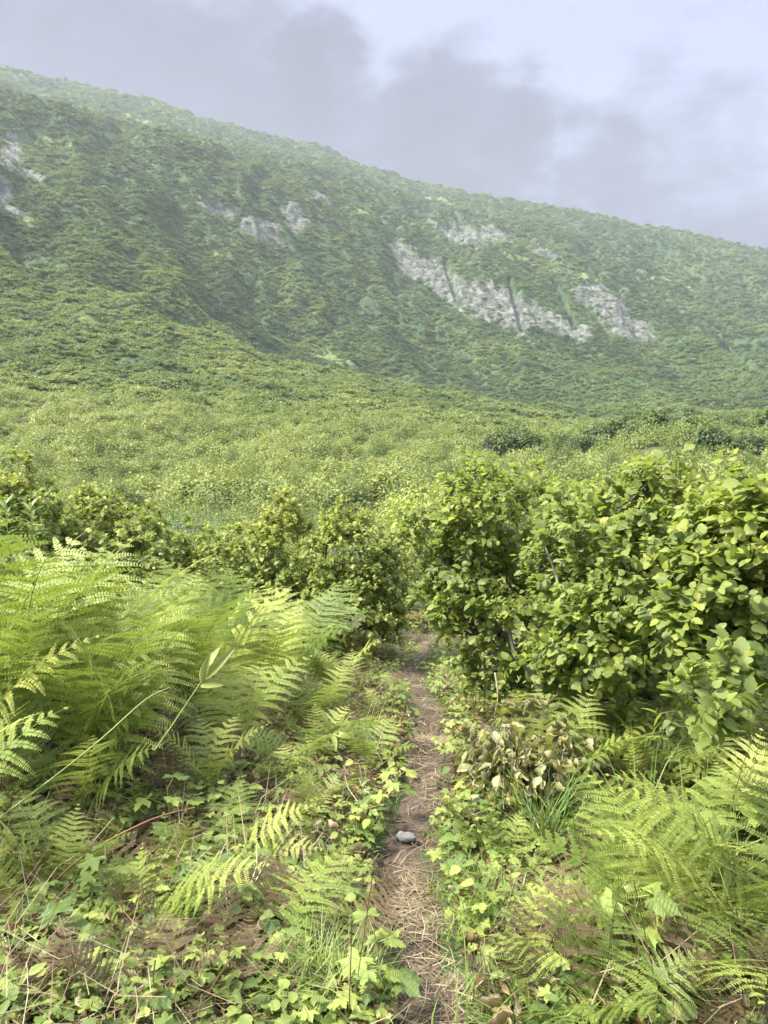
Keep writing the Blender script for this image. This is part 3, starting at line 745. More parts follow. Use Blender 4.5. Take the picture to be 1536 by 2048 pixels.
def herb(x, y, s, label, group, rng, parts=True):
    v = int(rng.integers(len(HP))); st_, lv, wh = HP[v]; z = gz(x, y)
    root = thing('leafy_herb', (x, y, z), rng.uniform(0, 2 * PI), label, 'plant', group, s)
    root.rotation_euler = (rng.uniform(-.2, .2), rng.uniform(-.2, .2), rng.uniform(0, 2 * PI))
    link('stem', st_, root)
    if parts:
        for l in lv: link('leaf', l, root)
    else: link('leaves', wh, root)
    return root
rh = np.random.default_rng(55)
nh = 0; pl_h = []
for tr in range(9000):
    if nh >= 290: break
    y = 1.75 + 5.2 * rh.uniform() ** 1.5; x = rh.uniform(-1.25, 1.5)
    dx = x - float(path_x(y))
    if abs(dx) < .14 + rh.uniform(0, .08): continue
    le = np.interp(y, [2.2, 2.7, 3.3, 4.4, 5.5, 8], [-1.5, -1.3, -1.0, -.5, -.1, .1])
    if x < le or dx > 1.3: continue
    if fbm(np.array([x * 1.7]), np.array([y * 1.7]), 2, 88)[0] < -.28: continue
    dm = .055 + .012 * y
    if any((x - a) ** 2 + (y - b) ** 2 < dm * dm for a, b in pl_h): continue
    pl_h.append((x, y)); nh += 1
    side = 'left' if dx < 0 else 'right'
    near = 'close to the camera' if y < 2.6 else ('a few steps ahead' if y < 4 else 'towards the path bend')
    herb(x, y, rh.uniform(.42, .8), f'low green leafy herb {side} of the path, {near}', f'low herbs {side} of the path {near}', rh, parts=(y < 3.0))
# herbs singled out
for (px, py, s, v, lab) in [(770, 2010, 1.05, 0, 'dark green lobed herb overhanging the left edge of the path near the bottom'), (350, 1700, 1.30, 0, 'tall herb with upright lobed leaves at the foot of the left fern bank'),
                            (450, 1720, 1.24, 2, 'bright herb with large lobed leaves right of the upright one'), (230, 1850, 1.18, 4, 'herb with star shaped leaves in front of the left bank'), (120, 1960, 1.18, 2, 'herb with pale toothed leaves at the lower left'),
                            (1270, 1950, 1.24, 4, 'yellow green herb with star shaped leaves at the lower right'), (890, 1760, 0.93, 2, 'bushy lobed herb right of the stone on the path'), (790, 1640, 1.05, 4, 'yellow green herb at the left edge of the middle path'),
                            (1480, 1760, 1.61, 0, 'tall bright herb with large lobed leaves at the right edge'), (1530, 1730, 1.74, 2, 'tall pale herb behind the fern at the right edge')]:
    x, y, z = hit(px, py); st_, lv, wh = HP[v]
    root = thing('leafy_herb', (x, y, z), rh.uniform(0, 6), lab, 'plant', None, s); link('stem', st_, root)
    for l in lv: link('leaf', l, root)

# ------------------------------------------------------------------ grass, straw, leaf litter (uncountable)
def blades(rng, x, y, h, wdt, bend, tintv):
    n = len(x); z = near_z(x, y); a = rng.uniform(0, 2 * PI, n)
    dx = np.cos(a) * bend; dy = np.sin(a) * bend; sx = -np.sin(a); sy = np.cos(a)
    V = np.zeros((n, 7, 3)); T = [0, .4, .75, 1.0]
    for k, t in enumerate(T):
        cx_ = x + dx * h * t * t; cy_ = y + dy * h * t * t; cz = z + h * t * (1 - .28 * bend * t) ; w_ = wdt * (1 - t ** 1.5)
        if k < 3:
            V[:, 2 * k] = np.stack([cx_ - sx * w_, cy_ - sy * w_, cz], -1); V[:, 2 * k + 1] = np.stack([cx_ + sx * w_, cy_ + sy * w_, cz], -1)
        else: V[:, 6] = np.stack([cx_, cy_, cz], -1)
    o_ = (np.arange(n) * 7)[:, None, None]
    q = (np.array([[0, 1, 3, 2], [2, 3, 5, 4]])[None] + o_).reshape(-1, 4); t3 = (np.array([[4, 5, 6]])[None] + o_).reshape(-1, 3)
    return V.reshape(-1, 3), [q, t3], None, np.repeat(tintv, 7)
def scatter_grass(name, n, xr, yr, accept, h, label, rng, tint=(.5, .22), wd=.0016):
    x = rng.uniform(*xr, n); y = rng.uniform(*yr, n); k = accept(x, y); x = x[k]; y = y[k]; n = len(x)
    g = G(); V, P, U, T = blades(rng, x, y, rng.uniform(*h, n), rng.uniform(.6, 1.3, n) * wd, rng.uniform(.1, 1.1, n), np.clip(rng.normal(tint[0], tint[1], n), 0, 1))
    g.add(V, P, None, T); o_ = link(name, g.mesh(name, grass_mat)); tag(o_, label, 'grass', None, 'stuff'); return o_
rq = np.random.default_rng(66)
scatter_grass('grass', 42000, (-1.6, 2.0), (1.6, 9), lambda x, y: (np.abs(x - path_x(y)) > .11 + .03 * (y < 2.8) + .05 * rq.uniform(size=len(x))) & (np.abs(x - path_x(y)) < .18 + .8 * rq.uniform(size=len(x)) ** 1.8) & (fbm(x * 2.2, y * 2.2, 2, 14) > -.05), (.03, .12), 'short green and yellow grass growing along both edges of the path', rq)
def tuft(px, py, n, h, sp, label, tint=.45, wd=.0028):
    x0, y0, z0 = hit(px, py); x = x0 + rq.normal(0, sp, n); y = y0 + rq.normal(0, sp, n)
    g = G(); V, P, U, T = blades(rq, x, y, rq.uniform(.5, 1.1, n) * h, np.full(n, wd) * rq.uniform(.7, 1.3, n), rq.uniform(.2, 1.3, n), np.clip(rq.normal(tint, .15, n), 0, 1))
    V = V - np.array([x0, y0, z0]); g.add(V, P, None, T)
    o_ = link('grass_tuft', g.mesh('grass_tuft', grass_mat), None, (x0, y0, z0)); tag(o_, label, 'grass', None)
tuft(975, 1870, 420, .16, .06, 'spreading grass tuft overhanging the right edge of the path', .5)
tuft(930, 1790, 260, .14, .05, 'smaller grass tuft beside the middle path on its right', .45)
tuft(650, 2010, 300, .22, .06, 'grass tuft with long pale blades at the bottom, left of the path', .6)
tuft(720, 1990, 240, .13, .05, 'fine grass tuft bordering the bottom left edge of the path', .4)
tuft(1100, 1720, 160, .42, .04, 'tall blue green grass tuft in front of the wilted shrub', .3, .0035)
tuft(1260, 1740, 70, .62, .05, 'tall arching grass clump under the right hand alders', .35, .004)
tuft(1390, 1820, 60, .66, .05, 'tall pale grass blades leaning over the right hand ferns', .55, .004)
tuft(1040, 2060, 260, .16, .07, 'grass tuft at the bottom edge right of the path', .55)
tuft(715, 1690, 160, .12, .05, 'short grass tuft at the left edge of the path by the stone', .4)
# straw lying on the trodden strip, and brown litter off it
def strips(rng, x, y, ln, wd, tint, lift=.012, steep=.12):
    n = len(x); a = rng.uniform(0, PI, n); b = a + rng.normal(0, .35, n)
    z = near_z(x, y) - .03 * (1 - sst(np.abs(x - path_x(y)), .1, .4)) + lift * rng.uniform(.3, 1.6, n)
    d1 = np.stack([np.cos(a), np.sin(a), rng.normal(0, steep, n)], -1); d2 = np.stack([np.cos(b), np.sin(b), rng.normal(0, steep, n)], -1)
    c = np.stack([x, y, z], -1); P0 = c - d1 * ln[:, None] / 2; P2 = c + d2 * ln[:, None] / 2
    s = np.stack([-np.sin(a), np.cos(a), np.zeros(n)], -1) * wd[:, None]
    V = np.stack([P0 - s, P0 + s, c - s, c + s, P2 - s * .5, P2 + s * .5], 1)
    q = (np.array([[0, 1, 3, 2], [2, 3, 5, 4]])[None] + (np.arange(n) * 6)[:, None, None]).reshape(-1, 4)
    return V.reshape(-1, 3), [q], None, np.repeat(tint, 6)
def scatter_strips(name, n, accept, ln, wd, tint, label, lift=.012, xr=(-1.9, 2.0), yr=(1.5, 10), steep=.12, mat=straw_mat):
    x = rq.uniform(*xr, n); y = yr[0] + (yr[1] - yr[0]) * rq.uniform(size=n) ** 1.4; k = accept(x, y); x = x[k]; y = y[k]; n = len(x)
    g = G(); V, P, U, T = strips(rq, x, y, rq.uniform(*ln, n), rq.uniform(*wd, n), np.clip(rq.normal(*tint, n), 0, 1), lift, steep); g.add(V, P, None, T)
    tag(link(name, g.mesh(name, mat)), label, 'litter', None, 'stuff')
scatter_strips('straw', 90000, lambda x, y: (np.abs(x - path_x(y)) < .16 * rq.uniform(.2, 1.25, len(x))) & (rq.uniform(size=len(x)) < .25 + .9 * sst(fbm(x * 4, y * 2.5, 3, 44), -.3, .3)), (.03, .16), (.0007, .0016), (.55, .25), 'dry straw and stalks trodden into the path')
scatter_strips('fallen_stalks', 60000, lambda x, y: np.abs(x - path_x(y)) > .16, (.04, .22), (.0008, .002), (.38, .28), 'brown and pale dead stalks lying under the herbs', .05, steep=.35)
scatter_strips('dry_stems', 4200, lambda x, y: (np.abs(x - path_x(y)) > .2) & (fbm(x * 1.8, y * 1.8, 2, 71) > -.1), (.08, .32), (.0008, .0018), (.6, .25), 'pale dry stems poking up through the low plants', .11, xr=(-1.5, 1.9), yr=(1.6, 6), steep=.9)
# dry leaf litter
n = 12000; x = rq.uniform(-1.7, 1.8, n); y = 1.6 + 5 * rq.uniform(size=n) ** 1.5; k = (np.abs(x - path_x(y)) > .14) & (fbm(x * 2.5, y * 2.5, 2, 19) > -.12); x = x[k]; y = y[k]; n = len(x)
g = G(); g.rep(LEAF_CURL, frames(rdir(rq, n) * np.array([1, 1, .35]), nrm(np.array([0, 0, 1.0]) + rdir(rq, n) * .8)) * rq.uniform(.025, .075, n)[:, None, None], np.stack([x, y, near_z(x, y) + rq.uniform(.005, .10, n)], -1), np.clip(rq.normal(.35, .3, n), 0, 1))
tag(link('leaf_litter', g.mesh('leaf_litter', dry_leaf)), 'curled dry brown and tan leaves littering the ground', 'litter', None, 'stuff')
for k in range(56):
    y = 1.8 + 3.2 * rq.uniform() ** 1.3; x = rq.uniform(-1.4, 1.5)
    if abs(x - float(path_x(y))) < .32: continue
    side = 'left' if x < float(path_x(y)) else 'right'
    fern(x, y, .42 * rq.uniform(.7, 1.2), 3, f'dead brown fern collapsed on the ground {side} of the path', f'dead brown ferns {side} of the path', rq, dead=True, name='dead_fern', z=gz(x, y) + .05)

for k, (px, py) in enumerate([(40, 2040), (110, 2020), (170, 2040), (60, 1960), (20, 1900), (230, 2050), (330, 2040), (1010, 2000), (1290, 2010), (1360, 2030), (1440, 2010), (1330, 1720), (1270, 1700), (1200, 1960), (700, 1900), (480, 1960), (600, 1870)]):
    x, y, z = hit(px, py); side = 'left' if px < 860 else 'right'
    fern(x, y, .26 * rq.uniform(.8, 1.2), 4, f'rusty brown withered fern standing {side} of the path', f'rusty standing dead ferns {side} of the path', rq, dead='up', name='dead_fern')
# ------------------------------------------------------------------ stalks, canes, stone, lilies, fireweed
def cane(name, pts, rad, mat, label, cat='stalk'):
    P = [at(*p) for p in pts]; base = P[0]
    Q = []
    for i in range(len(P) - 1):
        for t in (0, .25, .5, .75):
            p0 = P[max(i - 1, 0)]; p1 = P[i]; p2 = P[i + 1]; p3 = P[min(i + 2, len(P) - 1)]
            Q.append(.5 * ((2 * p1) + (p2 - p0) * t + (2 * p0 - 5 * p1 + 4 * p2 - p3) * t * t + (3 * p1 - p0 - 3 * p2 + p3) * t ** 3))
    Q.append(P[-1]); Q = [q - base for q in Q]
    g = G(); tube(g, Q, np.linspace(rad, rad * .45, len(Q)), .5, 6)
    o_ = link(name, g.mesh(name, mat), None, base); tag(o_, label, cat); return o_, base
cane('fern_stalk', [(-20, 1650, 2.5), (100, 1560, 2.55), (200, 1480, 2.6), (290, 1400, 2.7), (340, 1375, 2.8)], .0035, stem_green, 'thick pale green fern stalk slanting up through the left bank')
cane('red_cane', [(-10, 1860, 2.35), (60, 1810, 2.4), (170, 1710, 2.5), (300, 1640, 2.6), (390, 1615, 2.7)], .0045, stem_red, 'reddish brown cane arching over the lower left undergrowth')
cane('pale_stalk', [(-10, 1895, 2.15), (120, 1850, 2.2), (280, 1795, 2.3), (380, 1790, 2.35), (450, 1820, 2.4), (500, 1880, 2.4)], .0045, stem_green, 'pale green stalk arching across the lower left')
cane('pale_stalk', [(20, 1892, 2.1), (180, 1920, 2.12), (300, 1935, 2.15), (430, 1945, 2.2)], .005, stem_green, 'pale green stalk lying level above the dry leaves at the lower left')
cane('dry_stalk', [(255, 1805, 2.3), (300, 1850, 2.28), (338, 1898, 2.25)], .0035, stem_dry, 'short white dry stalk crossing the arching green one', 'stalk')
cane('dry_stalk', [(1328, 1960, 2.1), (1400, 1942, 2.15), (1470, 1932, 2.2)], .0035, stem_dry, 'straw coloured stalk lying level at the lower right', 'stalk')
cane('dry_stalk', [(1085, 1670, 2.9), (1060, 1620, 3.0), (1030, 1570, 3.0)], .003, stem_dry, 'thin leaning dry stalk in front of the wilted shrub', 'stalk')
cane('hanging_vine', [(990, 1345, 4.3), (996, 1390, 4.25), (990, 1430, 4.25), (990, 1460, 4.25)], .006, stem_dry, 'tan vine hanging from the alder over the wilted shrub', 'stalk')
cane('fallen_branch', [(1075, 1675, 3.0), (1130, 1650, 3.05), (1190, 1630, 3.1)], .006, stem_dry, 'fallen grey branch at the foot of the wilted shrub', 'branch')
cane('bare_branch', [(1135, 1240, 4.0), (1120, 1180, 4.05), (1105, 1130, 4.1), (1085, 1080, 4.15)], .011, pale_bark, 'bare grey branch showing between the two nearer alders', 'branch')
cane('leaning_trunk', [(1105, 1480, 4.5), (1085, 1400, 4.5), (1062, 1345, 4.5), (1030, 1310, 4.5), (1015, 1240, 4.6)], .026, pale_bark, 'pale lichen covered trunk leaning out of the shade under the alder', 'trunk')
# stone
def stone(px, py, s, label):
    x, y, z = hit(px, py); rng = np.random.default_rng(int(px))
    th = np.linspace(0, PI, 14)[1:-1]; ph = np.arange(22) * 2 * PI / 22
    TH, PH = np.meshgrid(th, ph, indexing='ij'); V = np.stack([np.sin(TH) * np.cos(PH), np.sin(TH) * np.sin(PH) * .7, np.cos(TH) * .40], -1).reshape(-1, 3)
    V = np.concatenate([V, [[0, 0, .5], [0, 0, -.5]]]); V *= (1 + .3 * fbm(V[:, 0] * 1.7 + V[:, 2], V[:, 1] * 1.7 + px, 4, 4))[:, None]; V = np.clip(V, [-.95, -.8, -.4], [.95, .8, .3]) * s
    nt = len(th); i = np.arange(nt - 1)[:, None] * 22; k = np.arange(22)[None]; k2 = (k + 1) % 22
    q = np.stack([i + k, i + 22 + k, i + 22 + k2, i + k2], -1).reshape(-1, 4); kk = np.arange(22)
    t1 = np.stack([np.full(22, nt * 22), kk, (kk + 1) % 22], -1); t2 = np.stack([np.full(22, nt * 22 + 1), (nt - 1) * 22 + (kk + 1) % 22, (nt - 1) * 22 + kk], -1)
    o_ = link('stone', mesh_np('stone', V, [q, np.concatenate([t1, t2])], stone_mat, None, None, True), None, (x, y, z - s * .2)); tag(o_, label, 'stone')
stone(812, 1672, .046, 'grey stone half sunk in the middle of the path')
stone(1240, 1985, .03, 'small pale stone low in the undergrowth at the lower right')
# broad pleated lily leaves
PLEAT = tpl_leaf(10, .11, 0, .25, .5)
def lily(pts, leaves, label, mat=lily_leaf, smat=stem_green, rad=.004):
    P = [at(*p) for p in pts]; base = P[0]
    root = thing('corn_lily', base, 0, label, 'plant')
    g = G(); tube(g, [p - base for p in P], np.linspace(rad, rad * .6, len(P)), .5, 6); link('stem', g.mesh('stem', smat), root)
    rng = np.random.default_rng(int(abs(base.x) * 999))
    for (ax_, ay, ay_y, bx, by, by_y, ti) in leaves:
        a = np.array(at(ax_, ay, ay_y)); b = np.array(at(bx, by, by_y)); d = b - a; L_ = np.linalg.norm(d)
        n_ = nrm(np.array([[.1, -.75, .5]]) + rdir(rng, 1) * .25)
        g = G(); g.rep(PLEAT, frames(d[None], n_) * L_, (a - np.array(base))[None], ti); link('leaf', g.mesh('leaf', mat, True), root)
lily([(310, 1500, 3.0), (345, 1450, 3.0), (385, 1390, 3.0), (405, 1360, 3.0)],
     [(405, 1365, 3.0, 414, 1310, 2.95, .8), (405, 1360, 3.0, 465, 1298, 3.0, .75), (400, 1372, 3.0, 440, 1368, 2.95, .7), (400, 1360, 3, 435, 1285, 3.1, .85)],
     'broad leaved lily plant standing up out of the left fern bank')
lily([(650, 1520, 3.9), (658, 1480, 3.9), (663, 1465, 3.9)],
     [(662, 1468, 3.9, 645, 1420, 3.9, .7), (662, 1468, 3.9, 697, 1430, 3.85, .6), (662, 1468, 3.9, 675, 1490, 3.75, .7), (664, 1465, 3.9, 700, 1472, 3.8, .9), (660, 1470, 3.9, 625, 1465, 3.8, .4)],
     'small broad leaved lily plant with yellowing tips in front of the left shrub')
lily([(1375, 1885, 2.25), (1345, 1883, 2.22), (1325, 1882, 2.2)],
     [(1335, 1882, 2.2, 1268, 1870, 2.15, .9), (1335, 1884, 2.2, 1290, 1910, 2.12, .9), (1350, 1882, 2.2, 1345, 1840, 2.2, .7), (1300, 1895, 2.14, 1285, 1925, 2.1, 1.0), (1272, 1868, 2.16, 1245, 1838, 2.15, .8)],
     'yellowed lily plant fallen over at the lower right')
lily([(190, 2010, 2.0), (190, 1960, 2.0), (185, 1900, 2.02)],
     [(185, 1945, 2.0, 135, 1898, 2.0, .95), (190, 1960, 2.0, 240, 1950, 1.95, .95), (185, 1930, 2, 205, 1870, 2.05, .6), (190, 1985, 2.0, 150, 2048, 1.95, .8), (140, 2020, 2.0, 138, 1940, 2.0, .1), (190, 1955, 2.0, 200, 2010, 1.92, 1.0)],
     'dried up lily with papery tan leaves in the lower left corner', dry_leaf, stem_dry, .0045)
for k in range(26):
    px = rq.uniform(330, 760); py = rq.uniform(1740, 2020); x, y, z = hit(px, py)
    if abs(x - float(path_x(y))) < .2: continue
    g = G(); n_ = nrm(np.array([[0, -.3, 1.0]]) + rdir(rq, 1) * .6); g.rep(PLEAT if k % 2 else LEAF_CURL, frames(rdir(rq, 1) * np.array([1, 1, .3]), n_) * rq.uniform(.07, .15), np.zeros((1, 3)), rq.uniform(.5, 1))
    tag(link('dry_leaf', g.mesh('dry_leaf', dry_leaf, True), None, (x, y, z + rq.uniform(.03, .1))), 'papery tan dry leaf lying in the litter left of the path', 'leaf', 'papery dry leaves left of the path')
# fireweed: upright leafy stems at the left edge
LANCE = tpl_leaf(6, .11, 0, .35, .3)
def fireweed(px, pyb, pyt, y, label):
    b = at(px, pyb, y); t = at(px, pyt, y); root = thing('tall_herb', b, 0, label, 'plant'); h = (t - b).length
    g = G(); tube(g, [(0, 0, 0), (.01, 0, h * .5), (0, 0, h)], [.006, .005, .002], .5, 6); link('stem', g.mesh('stem', stem_green), root)
    n_ = 46; hh = np.linspace(.15, 1, n_); a = np.arange(n_) * 2.4; d_ = np.stack([np.cos(a), np.sin(a), .25 + 1.3 * hh ** 5], -1)
    g = G(); g.rep(LANCE, frames(d_, np.tile([[0, 0, 1.0]], (n_, 1)) + .2 * rdir(rq, n_)) * (.15 * (1 - .35 * hh))[:, None, None], np.stack([0 * hh, 0 * hh, hh * h], -1), rq.uniform(.2, .5, n_))
    link('leaves', g.mesh('leaves', fw_leaf, True), root)
fw_leaf = leaf_mat('fireweed_leaf', [(0, (.12, .19, .07)), (.5, (.22, .31, .11)), (1, (.34, .41, .16))], .45, .3)
for (px, y, sz, lab) in [(20, 3.7, 1.3, 'tallest fern, its fronds reaching up at the left edge'), (110, 4.1, 1.25, 'tall fern next to the tallest one at the left edge'), (-40, 3.2, 1.2, 'tall fern cut by the left edge'), (230, 4.4, 1.15, 'tall upright fern standing proud of the left bank'), (60, 4.6, 1.5, 'tallest fern of the back row, near the left edge below the narrow leaved stems'), (-90, 4.0, 1.45, 'tall fern mostly cut by the left edge'), (160, 3.4, 1.15, 'tall fern in the second row of the left bank')]:
    xx = (px - 768) / FOC * y; fern(xx, y, sz, 7, lab, None, rp, tilt=-.3)
fireweed(25, 1250, 1010, 4.8, 'tall narrow leaved stem at the very left edge above the ferns')
fireweed(75, 1260, 1015, 4.8, 'tall narrow leaved stem second from the left edge above the ferns')
fireweed(163, 1290, 1110, 4.9, 'shorter narrow leaved stem standing alone above the fern bank')
fireweed(-15, 1270, 1060, 4.5, 'narrow leaved stem cut by the left edge above the ferns')
cane('grass_stalk', [(1440, 1480, 2.4), (1448, 1420, 2.4), (1455, 1380, 2.4)], .0018, stem_green, 'thin pale grass stalk below the drooping alder branch')

# ------------------------------------------------------------------ distant bushes
def bush_mesh(rng, n, ls, mat, clumps=26, narrow=False, sticks=True, flat=.8, name='foliage', ragged=.16):
    """dome of leaves about 1 m in radius"""
    c = rdir(rng, clumps); c[:, 2] = np.abs(c[:, 2]) * .95 ; c = nrm(c) * rng.uniform(.62, .98, (clumps, 1)) * np.array([1, 1, flat])
    cr = rng.uniform(.16, .36, clumps)
    k = rng.integers(clumps, size=n); u = rdir(rng, n); P = c[k] + u * (cr[k] * rng.uniform(.5, 1.1, n))[:, None] + rng.normal(0, ragged * .3, (n, 3))
    P[:, 2] = np.maximum(P[:, 2], -.15)
    outw = nrm(P + np.array([0, 0, .15]))
    nn = nrm(outw * .6 + u * .5 + rdir(rng, n) * .45 + np.array([0, 0, .6])); d_ = nrm(np.cross(nn, rdir(rng, n)) + outw * .3)
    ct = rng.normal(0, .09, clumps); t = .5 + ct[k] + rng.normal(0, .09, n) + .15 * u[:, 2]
    g = G(); g.rep(LEAF_NARROW if narrow else LEAF_LO, frames(d_, nn) * (ls * rng.uniform(.6, 1.3, n))[:, None, None], P, np.clip(t, 0, 1))
    if not narrow:
        pass
    return g.mesh(name, mat)
rb = np.random.default_rng(77)
def proto_coll(name, meshes):
    col_ = bpy.data.collections.new(name)
    for m in meshes:
        o_ = bpy.data.objects.new(name + '_bush', m); col_.objects.link(o_)
    return col_
def gn_scatter(name, pts, sc, rot, idx, itint, coll, label):
    me = bpy.data.meshes.new(name); me.vertices.add(len(pts)); me.vertices.foreach_set('co', np.asarray(pts, np.float32).ravel())
    for nm, typ, arr_, key in (('sc', 'FLOAT_VECTOR', sc, 'vector'), ('rot', 'FLOAT_VECTOR', rot, 'vector'), ('itint', 'FLOAT', itint, 'value')):
        a = me.attributes.new(nm, typ, 'POINT'); a.data.foreach_set(key, np.asarray(arr_, np.float32).ravel())
    a = me.attributes.new('idx', 'INT', 'POINT'); a.data.foreach_set('value', np.asarray(idx, np.int32))
    o_ = link(name, me); tag(o_, label, 'vegetation', None, 'stuff')
    ng = bpy.data.node_groups.new(name, 'GeometryNodeTree'); ng.interface.new_socket('Geometry', in_out='INPUT', socket_type='NodeSocketGeometry'); ng.interface.new_socket('Geometry', in_out='OUTPUT', socket_type='NodeSocketGeometry')
    t = NT(ng); gi = t.node('NodeGroupInput'); go = t.node('NodeGroupOutput'); iop = t.node('GeometryNodeInstanceOnPoints')
    ci = t.node('GeometryNodeCollectionInfo'); ci.inputs['Collection'].default_value = coll; ci.inputs['Separate Children'].default_value = True; ci.inputs['Reset Children'].default_value = True
    def na(nm, dt): n_ = t.node('GeometryNodeInputNamedAttribute', data_type=dt); n_.inputs['Name'].default_value = nm; return n_.outputs['Attribute']
    t.l.new(gi.outputs[0], iop.inputs['Points']); t.l.new(ci.outputs[0], iop.inputs['Instance']); iop.inputs['Pick Instance'].default_value = True
    t.l.new(na('idx', 'INT'), iop.inputs['Instance Index']); t.l.new(na('rot', 'FLOAT_VECTOR'), iop.inputs['Rotation']); t.l.new(na('sc', 'FLOAT_VECTOR'), iop.inputs['Scale'])
    t.l.new(iop.outputs[0], go.inputs[0]); md = o_.modifiers.new('scatter', 'NODES'); md.node_group = ng
    return o_
LA = proto_coll('near_thicket', [bush_mesh(rb, 3200, .062, field_leaf, 34) for _ in range(6)])
LB = proto_coll('mid_thicket', [bush_mesh(rb, 900, .12, field_leaf, 26) for _ in range(6)])
LC = proto_coll('far_thicket', [bush_mesh(rb, 190, .30, field_leaf, 14) for _ in range(6)])
def sample(n, r0, r1, sfun, fr_=math.radians(35), jit=1.0):
    r = np.sqrt(rb.uniform(r0 * r0, r1 * r1, n)); a = rb.uniform(-fr_, fr_, n); s = sfun(r); smin = s.min()
    k = rb.uniform(size=n) < (smin / s) ** 2 ; r = r[k]; a = a[k]
    return r * np.sin(a), r * np.cos(a), r
def place(x, y, r, size, hz, coll, name, label, ncol, tbase):
    z = ground_z(x, y); rk = rockmask(x, y, z); cl = cleft(x, y, z); px, py = proj(x, y, z)
    me_ = blobs(px, py, YEL, x, y, .5)
    thin = fbm(x / 28, y / 28, 3, 61)
    k = (rb.uniform(size=len(x)) > rk * .90) & (cl < .3) & (me_ < .35 + .5 * rb.uniform(size=len(x)))
    k &= ~((thin > .45) & (rb.uniform(size=len(x)) < .6) & (r > 150)); k &= ~((fbm(x / 6, y / 6, 3, 65) > .32) & (r < 170) & (rb.uniform(size=len(x)) < .85))
    x, y, z, r, size = x[k], y[k], z[k], r[k], size[k]; n = len(x)
    s = size * rb.uniform(.6, 1.35, n) * (1 + .45 * fbm(x / 7, y / 7, 2, 64) * (r < 400))
    sc = np.stack([s, s * rb.uniform(.85, 1.15, n), hz * s * rb.uniform(.7, 1.35, n)], -1)
    rot = np.stack([rb.normal(0, .12, n), rb.normal(0, .12, n), rb.uniform(0, 2 * PI, n)], -1)
    it = np.clip(tbase(x, y, r, px[k], py[k]) + .26 * fbm(x / 22, y / 22, 3, 62) + .42 * fbm(x / 95 + y / 260, y / 150, 3, 63) * sst(r, 30, 120) + rb.normal(0, .10, n), 0, 1)
    gn_scatter(name, np.stack([x, y, z + .05 * s], -1), sc, rot, rb.integers(ncol, size=n), it, coll, label)
    print(name, n)
tb = lambda x, y, r, px, py: .80 - .48 * sst(r, 120, 520) + .10 * sst(-px, -700, 0) * sst(r, 100, 150) * (1 - sst(r, 300, 500)) - .0 * r
def s1_(r): return np.interp(r, [12, 18, 30, 45, 60], [.42, .6, .9, 1.0, 1.1])
x, y, r = sample(4200, 12.5, 48, s1_, math.radians(38)); place(x, y, r, s1_(r) * 1.3, 1.1 * np.ones(1), LA, 'brush_thicket', 'dense green brush filling the hollow behind the near shrubs', 6, tb)
def s2_(r): return np.interp(r, [45, 110, 165], [1.1, 1.35, 1.5])
x, y, r = sample(8500, 46, 170, s2_, math.radians(36)); place(x, y, r, s2_(r) * 1.25, 1.05 * np.ones(1), LB, 'valley_thicket', 'light green brush covering the valley floor', 6, tb)
def s3_(r): return np.interp(r, [160, 300, 600, 1400, 1750], [1.15, 1.3, 1.75, 3.0, 3.5])
x, y, r = sample(850000, 160, 1740, s3_, math.radians(34)); place(x, y, r, s3_(r) * 1.15, .68 * np.ones(1), LC, 'mountain_thicket', 'dark green alder brush covering the mountainside', 6, tb)

# mat of small plants and fern sprigs under and between everything near the camera
def near_cover(name, meshes, n, xr, yr, sc_, keep, label, tilt=.25):
    x = rb.uniform(*xr, n); y = yr[0] + (yr[1] - yr[0]) * rb.uniform(size=n) ** 1.25; k = keep(x, y); x = x[k]; y = y[k]; n = len(x); z = near_z(x, y)
    s = rb.uniform(*sc_, n); rot = np.stack([rb.normal(0, tilt, n), rb.normal(0, tilt, n), rb.uniform(0, 2 * PI, n)], -1)
    gn_scatter(name, np.stack([x, y, z - .01], -1), np.stack([s, s, s], -1), rot, rb.integers(len(meshes), size=n), rb.uniform(0, 1, n), proto_coll(name, meshes), label)
dxp = lambda x, y: np.abs(x - path_x(y))
inview = lambda x, y: np.abs(x) < .62 * y + .4
near_cover('ground_cover', [h[2] for h in HP], 14000, (-6, 6.5), (1.6, 14), (.34, .78), lambda x, y: inview(x, y) & (dxp(x, y) > .06 - .03 * (y > 4) + .10 * rb.uniform(size=len(x)) + .25 * (y < 2.6) * rb.uniform(size=len(x))) & (fbm(x * 1.9, y * 1.9, 2, 23) > -.25), 'mat of small green leafy plants covering the ground')
near_cover('ground_cover', [h[2] for h in HP], 2600, (-1.7, 1.8), (1.6, 3.4), (.3, .62), lambda x, y: inview(x, y) & (dxp(x, y) > .16), 'small leafy plants crowding the ground nearest the camera')
near_cover('fern_sprigs', [f[1] for f in FR], 2600, (-5, 6.5), (1.7, 13), (.16, .36), lambda x, y: inview(x, y) & (dxp(x, y) > .2 + .2 * rb.uniform(size=len(x))) & ((fbm(x * 1.4, y * 1.4, 2, 29) > -.1) | (x > 1)), 'young fern sprigs scattered through the low plants', .5)
near_cover('dead_fern_litter', [d[1] for d in DEADB], 900, (-2.2, 2.4), (1.7, 7), (.2, .45), lambda x, y: (dxp(x, y) > .2 + .2 * rb.uniform(size=len(x))) & (fbm(x * 1.6, y * 1.6, 2, 37) > .0), 'withered brown fern pieces lying among the low plants', .9)
